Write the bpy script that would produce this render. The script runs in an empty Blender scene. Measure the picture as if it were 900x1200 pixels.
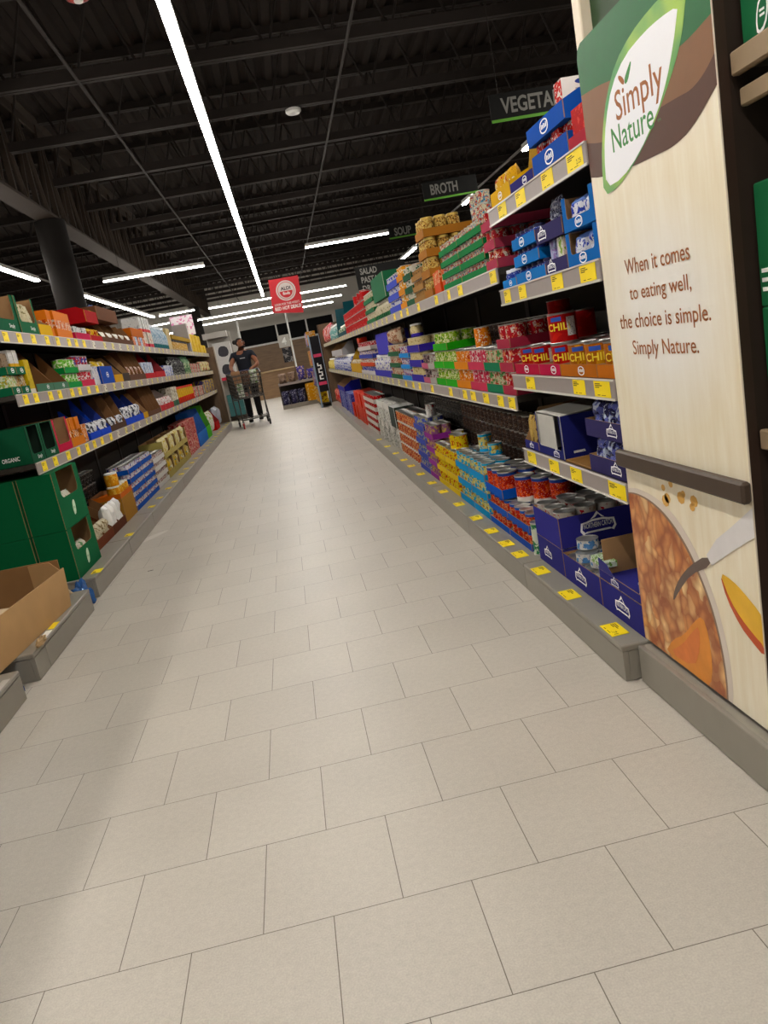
import bpy, bmesh, math, random
from mathutils import Vector, Matrix, noise

random.seed(7)
PI = math.pi
SC = bpy.context.scene
COL = SC.collection

# ------------------------------------------------------------ camera
F_PX, YAW, PITCH, ROLL, EYE = 884.138, 0.0902422, -0.2171389, 0.1904839, 1.15617
_f = Vector((math.sin(YAW) * math.cos(PITCH), math.cos(YAW) * math.cos(PITCH), math.sin(PITCH)))
_r = Vector((math.cos(YAW), -math.sin(YAW), 0))
_d = _f.cross(_r)
_r2 = math.cos(ROLL) * _r + math.sin(ROLL) * _d
_d2 = -math.sin(ROLL) * _r + math.cos(ROLL) * _d
cam = bpy.data.cameras.new('camera')
cam.sensor_fit = 'VERTICAL'
cam.sensor_height = 24.0
cam.lens = F_PX / 1200.0 * 24.0
cam.clip_start = 0.05
cam.clip_end = 200
camo = bpy.data.objects.new('camera', cam)
COL.objects.link(camo)
_m = Matrix.Identity(4)
for i in range(3):
    _m[i][0], _m[i][1], _m[i][2] = _r2[i], -_d2[i], -_f[i]
_m[2][3] = EYE
camo.matrix_world = _m
SC.camera = camo

# ------------------------------------------------------------ world, light levels, exposure
STRIP_POWER = 58.0
w = bpy.data.worlds.new('world')
SC.world = w
w.use_nodes = True
w.node_tree.nodes['Background'].inputs[0].default_value = (1.0, 0.97, 0.93, 1)
w.node_tree.nodes['Background'].inputs[1].default_value = 0.02
SC.view_settings.view_transform = 'Standard'
SC.view_settings.look = 'None'
SC.view_settings.exposure = 0.0
SC.view_settings.gamma = 1.0
SC.view_settings.use_curve_mapping = False


# ------------------------------------------------------------ materials
def lin(h):
    if isinstance(h, tuple):
        c = [v / 255 for v in h]
    else:
        c = [int(h[i:i + 2], 16) / 255 for i in (0, 2, 4)]
    return tuple((v / 12.92 if v <= .04045 else ((v + .055) / 1.055) ** 2.4) for v in c) + (1,)


_mats = {}


def plin(h):
    """Printed-ink version of a colour: a little deeper and more saturated than the swatch."""
    c = lin(h)[:3]
    l = .3 * c[0] + .55 * c[1] + .15 * c[2]
    return tuple(max(.002, (l + (v - l) * 1.22) * .74) for v in c) + (1,)


def new_mat(name):
    m = bpy.data.materials.new(name)
    m.use_nodes = True
    nt = m.node_tree
    b = nt.nodes['Principled BSDF']
    return m, nt, b


def mat(color, rough=.55, metal=0, var=.06, vs=30, spec=.18, bump=0, ink=False):
    """Plain procedural material: colour with a slight noise variation."""
    key = ('m', color, rough, metal, var, vs, bump, ink)
    if key in _mats:
        return _mats[key]
    m, nt, b = new_mat('mat_%s' % (color if isinstance(color, str) else '%02x%02x%02x' % color))
    c = plin(color) if ink else lin(color)
    b.inputs['Roughness'].default_value = rough
    b.inputs['Metallic'].default_value = metal
    b.inputs['Specular IOR Level'].default_value = spec
    if var:
        tc = nt.nodes.new('ShaderNodeTexCoord')
        n = nt.nodes.new('ShaderNodeTexNoise')
        n.inputs['Scale'].default_value = vs
        n.inputs['Detail'].default_value = 4
        nt.links.new(tc.outputs['Object'], n.inputs['Vector'])
        mx = nt.nodes.new('ShaderNodeMix')
        mx.data_type = 'RGBA'
        mx.inputs[6].default_value = tuple(v * (1 - var) for v in c[:3]) + (1,)
        mx.inputs[7].default_value = tuple(min(1, v * (1 + var) + var * .02) for v in c[:3]) + (1,)
        nt.links.new(n.outputs['Fac'], mx.inputs[0])
        nt.links.new(mx.outputs[2], b.inputs['Base Color'])
        if bump:
            bp = nt.nodes.new('ShaderNodeBump')
            bp.inputs['Strength'].default_value = bump
            bp.inputs['Distance'].default_value = .01
            nt.links.new(n.outputs['Fac'], bp.inputs['Height'])
            nt.links.new(bp.outputs[0], b.inputs['Normal'])
    else:
        b.inputs['Base Color'].default_value = c
    _mats[key] = m
    return m


def pmat(base, blot=None, band=None, zb=(.0, .28), cap=None, zc=.86, scale=45, thr=.55, white=None, rough=.4, blot2=None, marks=True):
    """Printed packaging: base colour, picture blotches, a lower band, an upper cap band and a text block."""
    key = ('p', marks, base, blot, band, zb, cap, zc, scale, thr, white, rough, blot2)
    if key in _mats:
        return _mats[key]
    m, nt, b = new_mat('print_' + base)
    b.inputs['Roughness'].default_value = rough + .25
    b.inputs['Specular IOR Level'].default_value = .1
    N, L = nt.nodes, nt.links
    tc = N.new('ShaderNodeTexCoord')
    sp = N.new('ShaderNodeSeparateXYZ')
    L.new(tc.outputs['Generated'], sp.inputs[0])
    oi = N.new('ShaderNodeObjectInfo')
    col = None

    def mixin(prev, fac, c):
        mx = N.new('ShaderNodeMix')
        mx.data_type = 'RGBA'
        if prev is None:
            mx.inputs[6].default_value = plin(base)
        else:
            L.new(prev, mx.inputs[6])
        mx.inputs[7].default_value = plin(c)
        L.new(fac, mx.inputs[0])
        return mx.outputs[2]

    def math_(op, a, b_):
        n = N.new('ShaderNodeMath')
        n.operation = op
        for i, x in enumerate((a, b_)):
            if isinstance(x, (int, float)):
                n.inputs[i].default_value = x
            else:
                L.new(x, n.inputs[i])
        return n.outputs[0]

    def blotch(prev, c, off, th):
        va = N.new('ShaderNodeVectorMath')
        va.operation = 'ADD'
        L.new(tc.outputs['Object'], va.inputs[0])
        cb = N.new('ShaderNodeCombineXYZ')
        L.new(math_('MULTIPLY', oi.outputs['Random'], .06), cb.inputs[0])
        L.new(math_('MULTIPLY', oi.outputs['Random'], .06), cb.inputs[2])
        cb.inputs[1].default_value = off
        L.new(cb.outputs[0], va.inputs[1])
        nz = N.new('ShaderNodeTexNoise')
        nz.inputs['Scale'].default_value = scale * 1.5
        nz.inputs['Detail'].default_value = 3.0
        nz.inputs['Distortion'].default_value = .6
        L.new(va.outputs[0], nz.inputs['Vector'])
        return mixin(prev, math_('GREATER_THAN', nz.outputs['Fac'], th), c)

    if blot:
        col = blotch(col, blot, .37, thr)
    if blot2:
        col = blotch(col, blot2, 1.91, thr + .04)
    z = sp.outputs[2]
    # rows of fine lettering-like marks
    mp = N.new('ShaderNodeMapping')
    mp.inputs['Scale'].default_value = (1, 1, 2.2)
    L.new(tc.outputs['Object'], mp.inputs[0])
    nt_ = N.new('ShaderNodeTexNoise')
    nt_.inputs['Scale'].default_value = 130
    nt_.inputs['Detail'].default_value = 1
    L.new(mp.outputs[0], nt_.inputs['Vector'])
    lum = sum(lin(base)[:3])
    if marks:
        col = mixin(col, math_('MULTIPLY', math_('GREATER_THAN', nt_.outputs['Fac'], .66), .6), 'e6e2da' if lum < .5 else '2b2624')
    if white:
        f = math_('MULTIPLY', math_('GREATER_THAN', z, .5), math_('LESS_THAN', z, .74))
        f = math_('MULTIPLY', f, math_('LESS_THAN', math_('FRACT', math_('MULTIPLY', sp.outputs[0], 2.0), 0), .55))
        col = mixin(col, f, white)
    if band:
        f = math_('MULTIPLY', math_('GREATER_THAN', z, zb[0]), math_('LESS_THAN', z, zb[1]))
        col = mixin(col, f, band)
    if cap:
        col = mixin(col, math_('GREATER_THAN', z, zc), cap)
    if col is None:
        b.inputs['Base Color'].default_value = plin(base)
    else:
        L.new(col, b.inputs['Base Color'])
    _mats[key] = m
    return m


def emit(color, power):
    key = ('e', color, power)
    if key not in _mats:
        m, nt, b = new_mat('lamp')
        b.inputs['Base Color'].default_value = (.8, .8, .8, 1)
        b.inputs['Emission Color'].default_value = lin(color)
        b.inputs['Emission Strength'].default_value = power
        _mats[key] = m
    return _mats[key]


METAL = mat('c9c8c4', .28, .9, .05, 60)
KRAFT = mat('9a7650', .8, 0, .12, 25, .2)
KRAFT_D = mat('74502f', .8, 0, .12, 25, .2)
BLACK = mat('15130f', .6)
SHELF = mat('3a352f', .5, .3)
RAIL = mat('938884', .4, 0, .05)
TAG_P = mat('d9cb72', .5, 0, .03)
KICK = mat('8d877c', .42, .15, .06, 12, .4)
TAG = mat('f5d716', .5, 0, .03)
INK = mat('2b2713', .6, 0, 0)
WHITE = mat('efeeea', .45, 0, .02)
CLEARP = mat('cfcac2', .2, 0, .02)


# ------------------------------------------------------------ mesh building
class MB:
    def __init__(s):
        s.v, s.f, s.m, s.sm = [], [], [], []

    def add(s, vs, fs, m=0, smooth=False):
        b = len(s.v)
        s.v += [tuple(p) for p in vs]
        for i, f in enumerate(fs):
            s.f.append([b + j for j in f])
            s.m.append(m[i] if isinstance(m, (list, tuple)) else m)
            s.sm.append(smooth)
        return s

    def box(s, x0, x1, y0, y1, z0, z1, m=0, ch=0):
        if ch <= 0:
            v = [(x, y, z) for z in (z0, z1) for y in (y0, y1) for x in (x0, x1)]
            return s.add(v, [(0, 2, 3, 1), (4, 5, 7, 6), (0, 1, 5, 4), (2, 6, 7, 3), (0, 4, 6, 2), (1, 3, 7, 5)], m)
        c = ch
        v, idx = [], {}
        for a, (X, sx) in enumerate(((x0, 1), (x1, -1))):
            for b_, (Y, sy) in enumerate(((y0, 1), (y1, -1))):
                for e, (Z, sz) in enumerate(((z0, 1), (z1, -1))):
                    for k, p in enumerate(((X, Y + sy * c, Z + sz * c), (X + sx * c, Y, Z + sz * c), (X + sx * c, Y + sy * c, Z))):
                        idx[a, b_, e, k] = len(v)
                        v.append(p)
        f = []
        for a in (0, 1):
            f.append([idx[a, 0, 0, 0], idx[a, 1, 0, 0], idx[a, 1, 1, 0], idx[a, 0, 1, 0]])
            f.append([idx[0, a, 0, 1], idx[1, a, 0, 1], idx[1, a, 1, 1], idx[0, a, 1, 1]])
            f.append([idx[0, 0, a, 2], idx[1, 0, a, 2], idx[1, 1, a, 2], idx[0, 1, a, 2]])
        for a in (0, 1):
            for b_ in (0, 1):
                f.append([idx[a, b_, 0, 0], idx[a, b_, 1, 0], idx[a, b_, 1, 1], idx[a, b_, 0, 1]])
                f.append([idx[a, 0, b_, 0], idx[a, 1, b_, 0], idx[a, 1, b_, 2], idx[a, 0, b_, 2]])
                f.append([idx[0, a, b_, 1], idx[1, a, b_, 1], idx[1, a, b_, 2], idx[0, a, b_, 2]])
                for e in (0, 1):
                    f.append([idx[a, b_, e, 0], idx[a, b_, e, 1], idx[a, b_, e, 2]])
        return s.add(v, f, m)

    def prism(s, poly, a, b, plane='xz', m=0, ma=None, mb=None):
        """Polygon extruded from a to b along the axis normal to the plane; ma / mb = end-cap materials."""
        def P(p, t):
            if plane == 'xz':
                return (p[0], t, p[1])
            if plane == 'yz':
                return (t, p[0], p[1])
            return (p[0], p[1], t)
        n = len(poly)
        v = [P(p, a) for p in poly] + [P(p, b) for p in poly]
        f = [list(range(n)), list(range(2 * n - 1, n - 1, -1))]
        mm = [m if ma is None else ma, m if mb is None else mb]
        for i in range(n):
            j = (i + 1) % n
            f.append([i, j, n + j, n + i])
            mm.append(m)
        return s.add(v, f, mm)

    def lathe(s, prof, n=16, c=(0, 0, 0), m=0, smooth=True):
        """prof: (radius, z[, material]) from bottom to top, axis z."""
        v, f, mm = [], [], []
        rings = []
        for p in prof:
            r, z = p[0], p[1]
            if r < 1e-6:
                rings.append([len(v)])
                v.append((c[0], c[1], c[2] + z))
            else:
                rings.append(list(range(len(v), len(v) + n)))
                v += [(c[0] + r * math.cos(2 * PI * i / n), c[1] + r * math.sin(2 * PI * i / n), c[2] + z) for i in range(n)]
        for k in range(len(rings) - 1):
            A, B = rings[k], rings[k + 1]
            mk = prof[k + 1][2] if len(prof[k + 1]) > 2 else m
            for i in range(n):
                j = (i + 1) % n
                if len(A) == 1 and len(B) == 1:
                    continue
                if len(A) == 1:
                    f.append([A[0], B[i], B[j]])
                elif len(B) == 1:
                    f.append([A[i], A[j], B[0]])
                else:
                    f.append([A[i], A[j], B[j], B[i]])
                mm.append(mk)
        return s.add(v, f, mm, smooth)

    def tube(s, pts, r, n=8, m=0, closed=False):
        pts = [Vector(p) for p in pts]
        rs = r if isinstance(r, (list, tuple)) else [r] * len(pts)
        v, f = [], []
        N = len(pts)
        up = None
        for i, p in enumerate(pts):
            if closed:
                t = (pts[(i + 1) % N] - pts[i - 1]).normalized()
            else:
                t = (pts[min(i + 1, N - 1)] - pts[max(i - 1, 0)]).normalized()
            if up is None:
                up = Vector((0, 0, 1)) if abs(t.z) < .9 else Vector((1, 0, 0))
            a = t.cross(up)
            if a.length < 1e-4:
                a = t.orthogonal()
            a.normalize()
            b = a.cross(t).normalized()
            up = b
            for k in range(n):
                q = 2 * PI * k / n
                v.append(p + a * (rs[i] * math.cos(q)) + b * (rs[i] * math.sin(q)))
        for i in range(N if closed else N - 1):
            for k in range(n):
                j = (i + 1) % N
                f.append([i * n + k, i * n + (k + 1) % n, j * n + (k + 1) % n, j * n + k])
        if not closed:
            f.append(list(range(n - 1, -1, -1)))
            f.append(list(range((N - 1) * n, N * n)))
        return s.add(v, f, m, True)

    def mesh(s, name, mats):
        me = bpy.data.meshes.new(name)
        me.from_pydata(s.v, [], s.f)
        for mt in mats:
            me.materials.append(mt)
        me.polygons.foreach_set('material_index', s.m)
        me.polygons.foreach_set('use_smooth', s.sm)
        bm = bmesh.new()
        bm.from_mesh(me)
        bmesh.ops.recalc_face_normals(bm, faces=bm.faces)
        bm.to_mesh(me)
        bm.free()
        if any(s.sm):
            me.set_sharp_from_angle(angle=math.radians(38))
        me.update()
        return me


def ob(name, me, parent=None, loc=(0, 0, 0), rz=0.0, scale=None):
    o = bpy.data.objects.new(name, me)
    COL.objects.link(o)
    o.location = loc
    o.rotation_euler = (0, 0, rz)
    if scale:
        o.scale = scale
    if parent is not None:
        o.parent = parent
    return o


def tag(o, label, cat, group=None):
    o['label'] = label
    o['category'] = cat
    if group:
        o['group'] = group
    return o


def struct(o):
    o['kind'] = 'structure'
    return o


def copy_tree(o, loc=None, label=None):
    """A thing and its parts, sharing mesh data."""
    c = o.copy()
    COL.objects.link(c)
    for ch in o.children:
        d = ch.copy()
        COL.objects.link(d)
        d.parent = c
        for g in ch.children:
            e = g.copy()
            COL.objects.link(e)
            e.parent = d
    if loc is not None:
        c.location = loc
    if label:
        c['label'] = label
    return c


_cache = {}


def cached(key, fn):
    if key not in _cache:
        _cache[key] = fn()
    return _cache[key]


def text_mesh(txt, mats, size=1.0, ext=.0, align='CENTER', width=None, height=None, bold=0.0, sp=1.0):
    """Lettering as a mesh in the xz plane (facing -y), optionally fitted to width x height."""
    key = ('t', txt, size, ext, align, width, height, bold, sp)
    if key in _cache:
        me = _cache[key].copy()
        me.materials.clear()
        me.materials.append(mats)
        return me
    cu = bpy.data.curves.new('lettering', 'FONT')
    cu.body = txt
    cu.size = size
    cu.align_x = align
    cu.extrude = ext
    cu.offset = bold
    cu.space_character = sp
    cu.resolution_u = 3
    o = bpy.data.objects.new('lettering', cu)
    COL.objects.link(o)
    dg = bpy.context.evaluated_depsgraph_get()
    me = bpy.data.meshes.new_from_object(o.evaluated_get(dg))
    bpy.data.objects.remove(o)
    bpy.data.curves.remove(cu)
    xs = [v.co.x for v in me.vertices]
    ys = [v.co.y for v in me.vertices]
    x0, x1, y0, y1 = min(xs), max(xs), min(ys), max(ys)
    sx = width / (x1 - x0) if width else (height / (y1 - y0) if height else 1)
    sy = height / (y1 - y0) if height else (sx if width else 1)
    cx = (x0 + x1) / 2 if align == 'CENTER' else x0
    for v in me.vertices:
        v.co = Vector(((v.co.x - cx) * sx, -v.co.z, (v.co.y - (y0 if height else 0)) * sy))
    me.materials.clear()
    me.materials.append(mats)
    _cache[key] = me
    return me

# ------------------------------------------------------------ the setting
TILE, TX, TY = 0.305, -0.75165, 1.41566


def floor_material():
    m, nt, b = new_mat('floor_tiles')
    N, L = nt.nodes, nt.links
    tc = N.new('ShaderNodeTexCoord')
    mp = N.new('ShaderNodeMapping')
    mp.inputs['Location'].default_value = (-TX + TILE * 400, -TY + TILE * 400, 0)
    L.new(tc.outputs['Object'], mp.inputs[0])
    br = N.new('ShaderNodeTexBrick')
    br.offset = .5
    br.offset_frequency = 2
    br.inputs['Scale'].default_value = 1
    br.inputs['Mortar Size'].default_value = .0011
    br.inputs['Mortar Smooth'].default_value = .1
    br.inputs['Bias'].default_value = 0
    br.inputs['Brick Width'].default_value = TILE
    br.inputs['Row Height'].default_value = TILE
    br.inputs['Color1'].default_value = lin('beb6aa')
    br.inputs['Color2'].default_value = lin('b8b0a4')
    br.inputs['Mortar'].default_value = lin('6b6257')
    L.new(mp.outputs[0], br.inputs['Vector'])
    n1 = N.new('ShaderNodeTexNoise')
    n1.inputs['Scale'].default_value = 260
    n1.inputs['Detail'].default_value = 3
    n2 = N.new('ShaderNodeTexNoise')
    n2.inputs['Scale'].default_value = 2.2
    n2.inputs['Detail'].default_value = 5
    n3 = N.new('ShaderNodeTexNoise')
    n3.inputs['Scale'].default_value = 60
    n3.inputs['Detail'].default_value = 4
    for n in (n1, n2, n3):
        L.new(tc.outputs['Object'], n.inputs['Vector'])

    def mult(prev, fac, lo, hi):
        mr = N.new('ShaderNodeMapRange')
        mr.inputs[1].default_value = .3
        mr.inputs[2].default_value = .7
        mr.inputs[3].default_value = lo
        mr.inputs[4].default_value = hi
        L.new(fac, mr.inputs[0])
        mx = N.new('ShaderNodeMix')
        mx.data_type = 'RGBA'
        mx.blend_type = 'MULTIPLY'
        mx.inputs[0].default_value = 1
        L.new(prev, mx.inputs[6])
        L.new(mr.outputs[0], mx.inputs[7])
        return mx.outputs[2]
    c = mult(br.outputs['Color'], n1.outputs['Fac'], .9, 1.08)
    c = mult(c, n3.outputs['Fac'], .95, 1.04)
    c = mult(c, n2.outputs['Fac'], .94, 1.05)
    L.new(c, b.inputs['Base Color'])
    mr = N.new('ShaderNodeMapRange')
    mr.inputs[3].default_value = .36
    mr.inputs[4].default_value = .52
    L.new(n2.outputs['Fac'], mr.inputs[0])
    L.new(mr.outputs[0], b.inputs['Roughness'])
    b.inputs['Specular IOR Level'].default_value = .45
    bp = N.new('ShaderNodeBump')
    bp.inputs['Strength'].default_value = .25
    bp.inputs['Distance'].default_value = .002
    bp.invert = True
    L.new(br.outputs['Fac'], bp.inputs['Height'])
    L.new(bp.outputs[0], b.inputs['Normal'])
    return m


YB, YF, XL_, XR_ = 35.0, -7.0, -13.0, 13.0
struct(ob('floor', MB().box(XL_, XR_, YF, YB, -.05, 0).mesh('floor', [floor_material()])))

# corrugated roof deck, ribs running along the aisle
DECK = mat('241c17', .85, 0, .12, 6, .15)
STEEL = mat('2c2521', .7, .1, .1, 9, .3)
STEEL_D = mat('1c1815', .8, .1, .1, 9, .2)
mb = MB()
pts = []
x = XL_
while x < XR_:
    pts += [(x, 5.0), (x + .09, 5.0), (x + .12, 5.05), (x + .2, 5.05), (x + .23, 5.0)]
    x += .23
prof = pts + [(XR_, 5.0), (XR_, 5.2), (XL_, 5.2)]
n = len(prof)
mb.add([(p[0], YF, p[1]) for p in prof] + [(p[0], YB, p[1]) for p in prof],
       [[i, (i + 1) % n, n + (i + 1) % n, n + i] for i in range(n)])
struct(ob('ceiling', mb.mesh('ceiling', [DECK])))

WALLW = mat('d9d4ca', .7, 0, .03, 3)
DARKWALL = mat('2a241f', .8, 0, .05, 3)


def wood_material(name, c1, c2, sc=(1, 1, 1), rough=.45):
    m, nt, b = new_mat(name)
    N, L = nt.nodes, nt.links
    tc = N.new('ShaderNodeTexCoord')
    mp = N.new('ShaderNodeMapping')
    mp.inputs['Scale'].default_value = sc
    nz = N.new('ShaderNodeTexNoise')
    nz.inputs['Scale'].default_value = 5
    nz.inputs['Detail'].default_value = 6
    nz.inputs['Roughness'].default_value = .6
    cr = N.new('ShaderNodeValToRGB')
    cr.color_ramp.elements[0].position = .32
    cr.color_ramp.elements[1].position = .68
    cr.color_ramp.elements[0].color = lin(c1)
    cr.color_ramp.elements[1].color = lin(c2)
    L.new(tc.outputs['Object'], mp.inputs[0])
    L.new(mp.outputs[0], nz.inputs['Vector'])
    L.new(nz.outputs['Fac'], cr.inputs[0])
    L.new(cr.outputs[0], b.inputs['Base Color'])
    b.inputs['Roughness'].default_value = rough
    return m


CLAD = wood_material('wall_cladding', '7d5f42', '93734f', (.5, 4, 4))
# far wall: pale upper wall, a strip of night-dark windows, timber cladding below
mb = MB().box(XL_, XR_, YB, YB + .2, 2.82, 5.2).box(XL_, -3.0, YB, YB + .2, 0, 2.82).box(2.6, XR_, YB, YB + .2, 0, 2.82)
mb.box(-3.0, -1.75, YB, YB + .2, 2.1, 2.82)
struct(ob('wall_far', mb.mesh('wall_far', [WALLW])))
struct(ob('trim_1', MB().box(-3.0, 2.6, YB - .06, YB + .2, 0, 2.02).mesh('trim_1', [CLAD])))
wf = struct(ob('window_1', MB().box(-1.75, 2.6, YB + .1, YB + .14, 2.1, 2.82).mesh('window_pane', [mat('0a0a0c', .55, 0, 0, 1, .1)])))
mb = MB().box(-1.75, 2.6, YB - .08, YB + .1, 2.02, 2.1)
for xx in (-1.75, -.06, 1.3, 2.54):
    mb.box(xx, xx + .07, YB + .02, YB + .1, 2.1, 2.82)
ob('window_frame', mb.mesh('window_frame', [WHITE]), wf)
struct(ob('wall_left', MB().box(XL_ - .2, XL_, YF, YB, 0, 5.2).mesh('wall_left', [DARKWALL])))
struct(ob('wall_right', MB().box(XR_, XR_ + .2, YF, YB, 0, 5.2).mesh('wall_right', [DARKWALL])))
struct(ob('wall_near', MB().box(XL_, XR_, YF - .2, YF, 0, 5.2).mesh('wall_near', [DARKWALL])))


# open-web joists across the aisle
def joist(x0, x1):
    mb = MB()
    for z in (4.1, 4.92):
        mb.box(x0, x1, -.06, -.008, z, z + .05).box(x0, x1, .008, .06, z, z + .05)
        mb.box(x0, x1, -.06, -.05, z, z + .1).box(x0, x1, .05, .06, z, z + .1)
    k = int((x1 - x0) / .62)
    st = (x1 - x0) / k
    for i in range(k):
        a, b = x0 + i * st, x0 + (i + .5) * st
        mb.tube([(a, 0, 4.12), (b, 0, 4.96)], .014, 5).tube([(b, 0, 4.96), (a + st, 0, 4.12)], .014, 5)
    return mb.mesh('ceiling_joist', [STEEL])


jr, jl = joist(-2.62, 12.9), joist(-12.9, -2.84)
for i in range(23):
    yy = 8.25 + 1.77 * (i - 8)
    if yy < YB - .3 and yy > -6.5:
        struct(ob('ceiling_joist', jr, loc=(0, yy, 0)))
        struct(ob('ceiling_joist', jl, loc=(0, yy, 0)))

# deep girder truss on the left, on two round columns
mb = MB()
GX = -2.73
mb.box(GX - .13, GX + .13, YF, YB - .02, 3.6, 3.63).box(GX - .012, GX + .012, YF, YB - .02, 3.63, 3.75)
mb.box(GX - .1, GX + .1, YF, YB - .02, 4.97, 5.0).box(GX - .012, GX + .012, YF, YB - .02, 4.85, 4.97)
yy = -6.5
while yy < YB - 1:
    mb.tube([(GX, yy, 3.66), (GX, yy + .45, 4.95)], .035, 6).tube([(GX, yy + .45, 4.95), (GX, yy + .9, 3.66)], .035, 6)
    mb.box(GX - .03, GX + .03, yy + .42, yy + .48, 3.63, 4.97)
    yy += .9
struct(ob('trim_2', mb.mesh('girder_truss', [mat('3a3028', .7, .1, .1, 9)])))
for yy in (11.4, 28.2):
    mb = MB().lathe([(0, 0), (.2, 0), (.2, 3.59), (0, 3.59)], 24)
    struct(ob('column', mb.mesh('column', [STEEL_D]), loc=(GX, yy, 0)))
# thin conduits along the aisle under the deck
for xx, zz, ya, yb in ((1.25, 4.06, YF, YB - .05), (-1.35, 4.07, YF, YB - .05), (-3.358, 3.06, 12.4, 14.95), (3.27, 3.06, 9.2, 11.85), (3.3, 3.06, 12.35, 17.0)):
    struct(ob('trim_3', MB().tube([(xx, ya, zz), (xx, yb, zz)], .016, 6).mesh('conduit', [STEEL if zz > 4 else mat('8a8680', .4, .3)])))


# ------------------------------------------------------------ linear ceiling lights
def strip_light(x0, y0, x1, y1, label, group=None, z=3.0):
    """Slim linear luminaire: housing, glowing diffuser, hanger wires."""
    a, b = Vector((x0, y0, 0)), Vector((x1, y1, 0))
    L = (b - a).length
    r = ob('linear_ceiling_light', None, loc=(x0, y0, z), rz=math.atan2(y1 - y0, x1 - x0))
    tag(r, label, 'ceiling light', group)
    ob('housing', MB().box(0, L, -.034, .034, .02, .075, 0, .004).mesh('housing', [mat('d8d6d0', .4)]), r)
    mb = MB()
    k = max(1, int(L / 1.2))
    for i in range(k):
        mb.box(L * i / k, L * (i + 1) / k, -.031, .031, 0, .019)
    ob('diffuser', mb.mesh('diffuser', [emit('fffaf2', STRIP_POWER)]), r)
    q = .3
    hw = cached('hanger', lambda: MB().tube([(0, 0, .075), (0, 0, 2.0)], .003, 4).mesh('hanger_wire', [STEEL]))
    while q < L:
        ob('hanger_wire', hw, r, (q, 0, 0))
        q += 2.4
    return r


strip_light(-.235, -6, -.185, 21.9, 'long straight white light strip running over the middle of the aisle')
strip_light(-3.38, -6, -3.36, 12.4, 'near light strip over the neighbouring aisle on the left')
strip_light(-3.355, 14.95, -3.27, 22.3, 'far light strip over the left aisle, beyond the gap with bare conduit')
strip_light(3.24, -6, 3.26, 9.2, 'near light strip over the right-hand aisle, end glimpsed above the blue trays')
strip_light(3.28, 11.85, 3.282, 12.35, 'short piece of light strip over the right-hand aisle, beside the BROTH sign')
strip_light(3.31, 17.0, 3.335, 22.0, 'far light strip over the right-hand aisle, behind the jar stack')
strip_light(-2.68, 13.72, -1.0, 13.95, 'short crosswise light strip passing the girder above the left shelves')
strip_light(.2, .55, 3.0, .6, 'added unseen crosswise fill strip overhead close to the poster board, above the picture')  # added lamp, out of view, that brightens the near right floor
strip_light(.786, 13.98, 3.0, 14.05, 'crosswise light strip above the right shelves near the hanging signs')
strip_light(-3.1, 22.2, -2.15, 22.36, 'short crosswise strip beyond the end of the left shelves')
strip_light(-1.78, 22.73, 2.28, 23.5, 'nearest and highest-looking of the three crosswise strips past the aisle end')
strip_light(-2.5, 26.4, 2.42, 27.1, 'middle of the three crosswise strips past the aisle end')
strip_light(-2.8, 29.4, 2.3, 29.9, 'farthest of the three crosswise strips, closest to the pale wall')
for i, yy in enumerate((25.2, 30.6)):
    strip_light(-6.2, yy, -3.3, yy + .15, ('nearer' if i == 0 else 'farther') + ' crosswise light strip far left beyond the dark girder')
r = ob('smoke_detector', MB().lathe([(0, 0), (.075, .0), (.095, .02), (.095, .05), (.05, .07), (0, .07)], 20).mesh('smoke_detector', [WHITE]), loc=(.745, 10.02, 4.031))
tag(r, 'small white round detector under a dark roof joist', 'detector')
r = ob('fire_alarm_bell', MB().lathe([(0, 0), (.05, .0), (.09, .02), (.1, .06), (.1, .09), (0, .09)], 20).mesh('fire_alarm_bell', [mat('a53a33', .4)]), loc=(-.93, 6.48, 4.0095))
tag(r, 'small red bell under the roof left of the long light strip', 'alarm bell')
ob('centre_cap', MB().lathe([(0, -.012), (.03, -.01), (.035, .0), (0, 0)], 14).mesh('centre_cap', [WHITE]), r)

# ------------------------------------------------------------ shelving
XR, XL = .914, -1.52          # front planes of the shelves
RZ_R, RZ_L = -PI / 2, PI / 2
SH = {'L1': (XR, 1.575), 'L2': (XR, 1.27), 'L3': (XR, .933), 'L4': (XR, .624), 'RD': (XR, .122), 'A': (XR, 1.36), 'B': (XR, .84),
      'LA': (XL, 1.62), 'LB': (XL, 1.258), 'LC': (XL, .86), 'LD': (XL, .13)}
PLACE = {'L1': "near right unit's top shelf", 'L2': "near right unit's second shelf", 'L3': "near right unit's third shelf",
         'L4': "near right unit's fourth shelf", 'RD': 'bottom right deck', 'A': 'long top right shelf', 'B': 'long middle right shelf',
         'LA': 'top left shelf', 'LB': 'second left shelf', 'LC': 'third left shelf', 'LD': 'bottom left deck'}
ORD = ['first', 'second', 'third', 'fourth', 'fifth', 'sixth', 'seventh', 'eighth', 'ninth', 'tenth', 'eleventh', 'twelfth', 'thirteenth', 'fourteenth']


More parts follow.
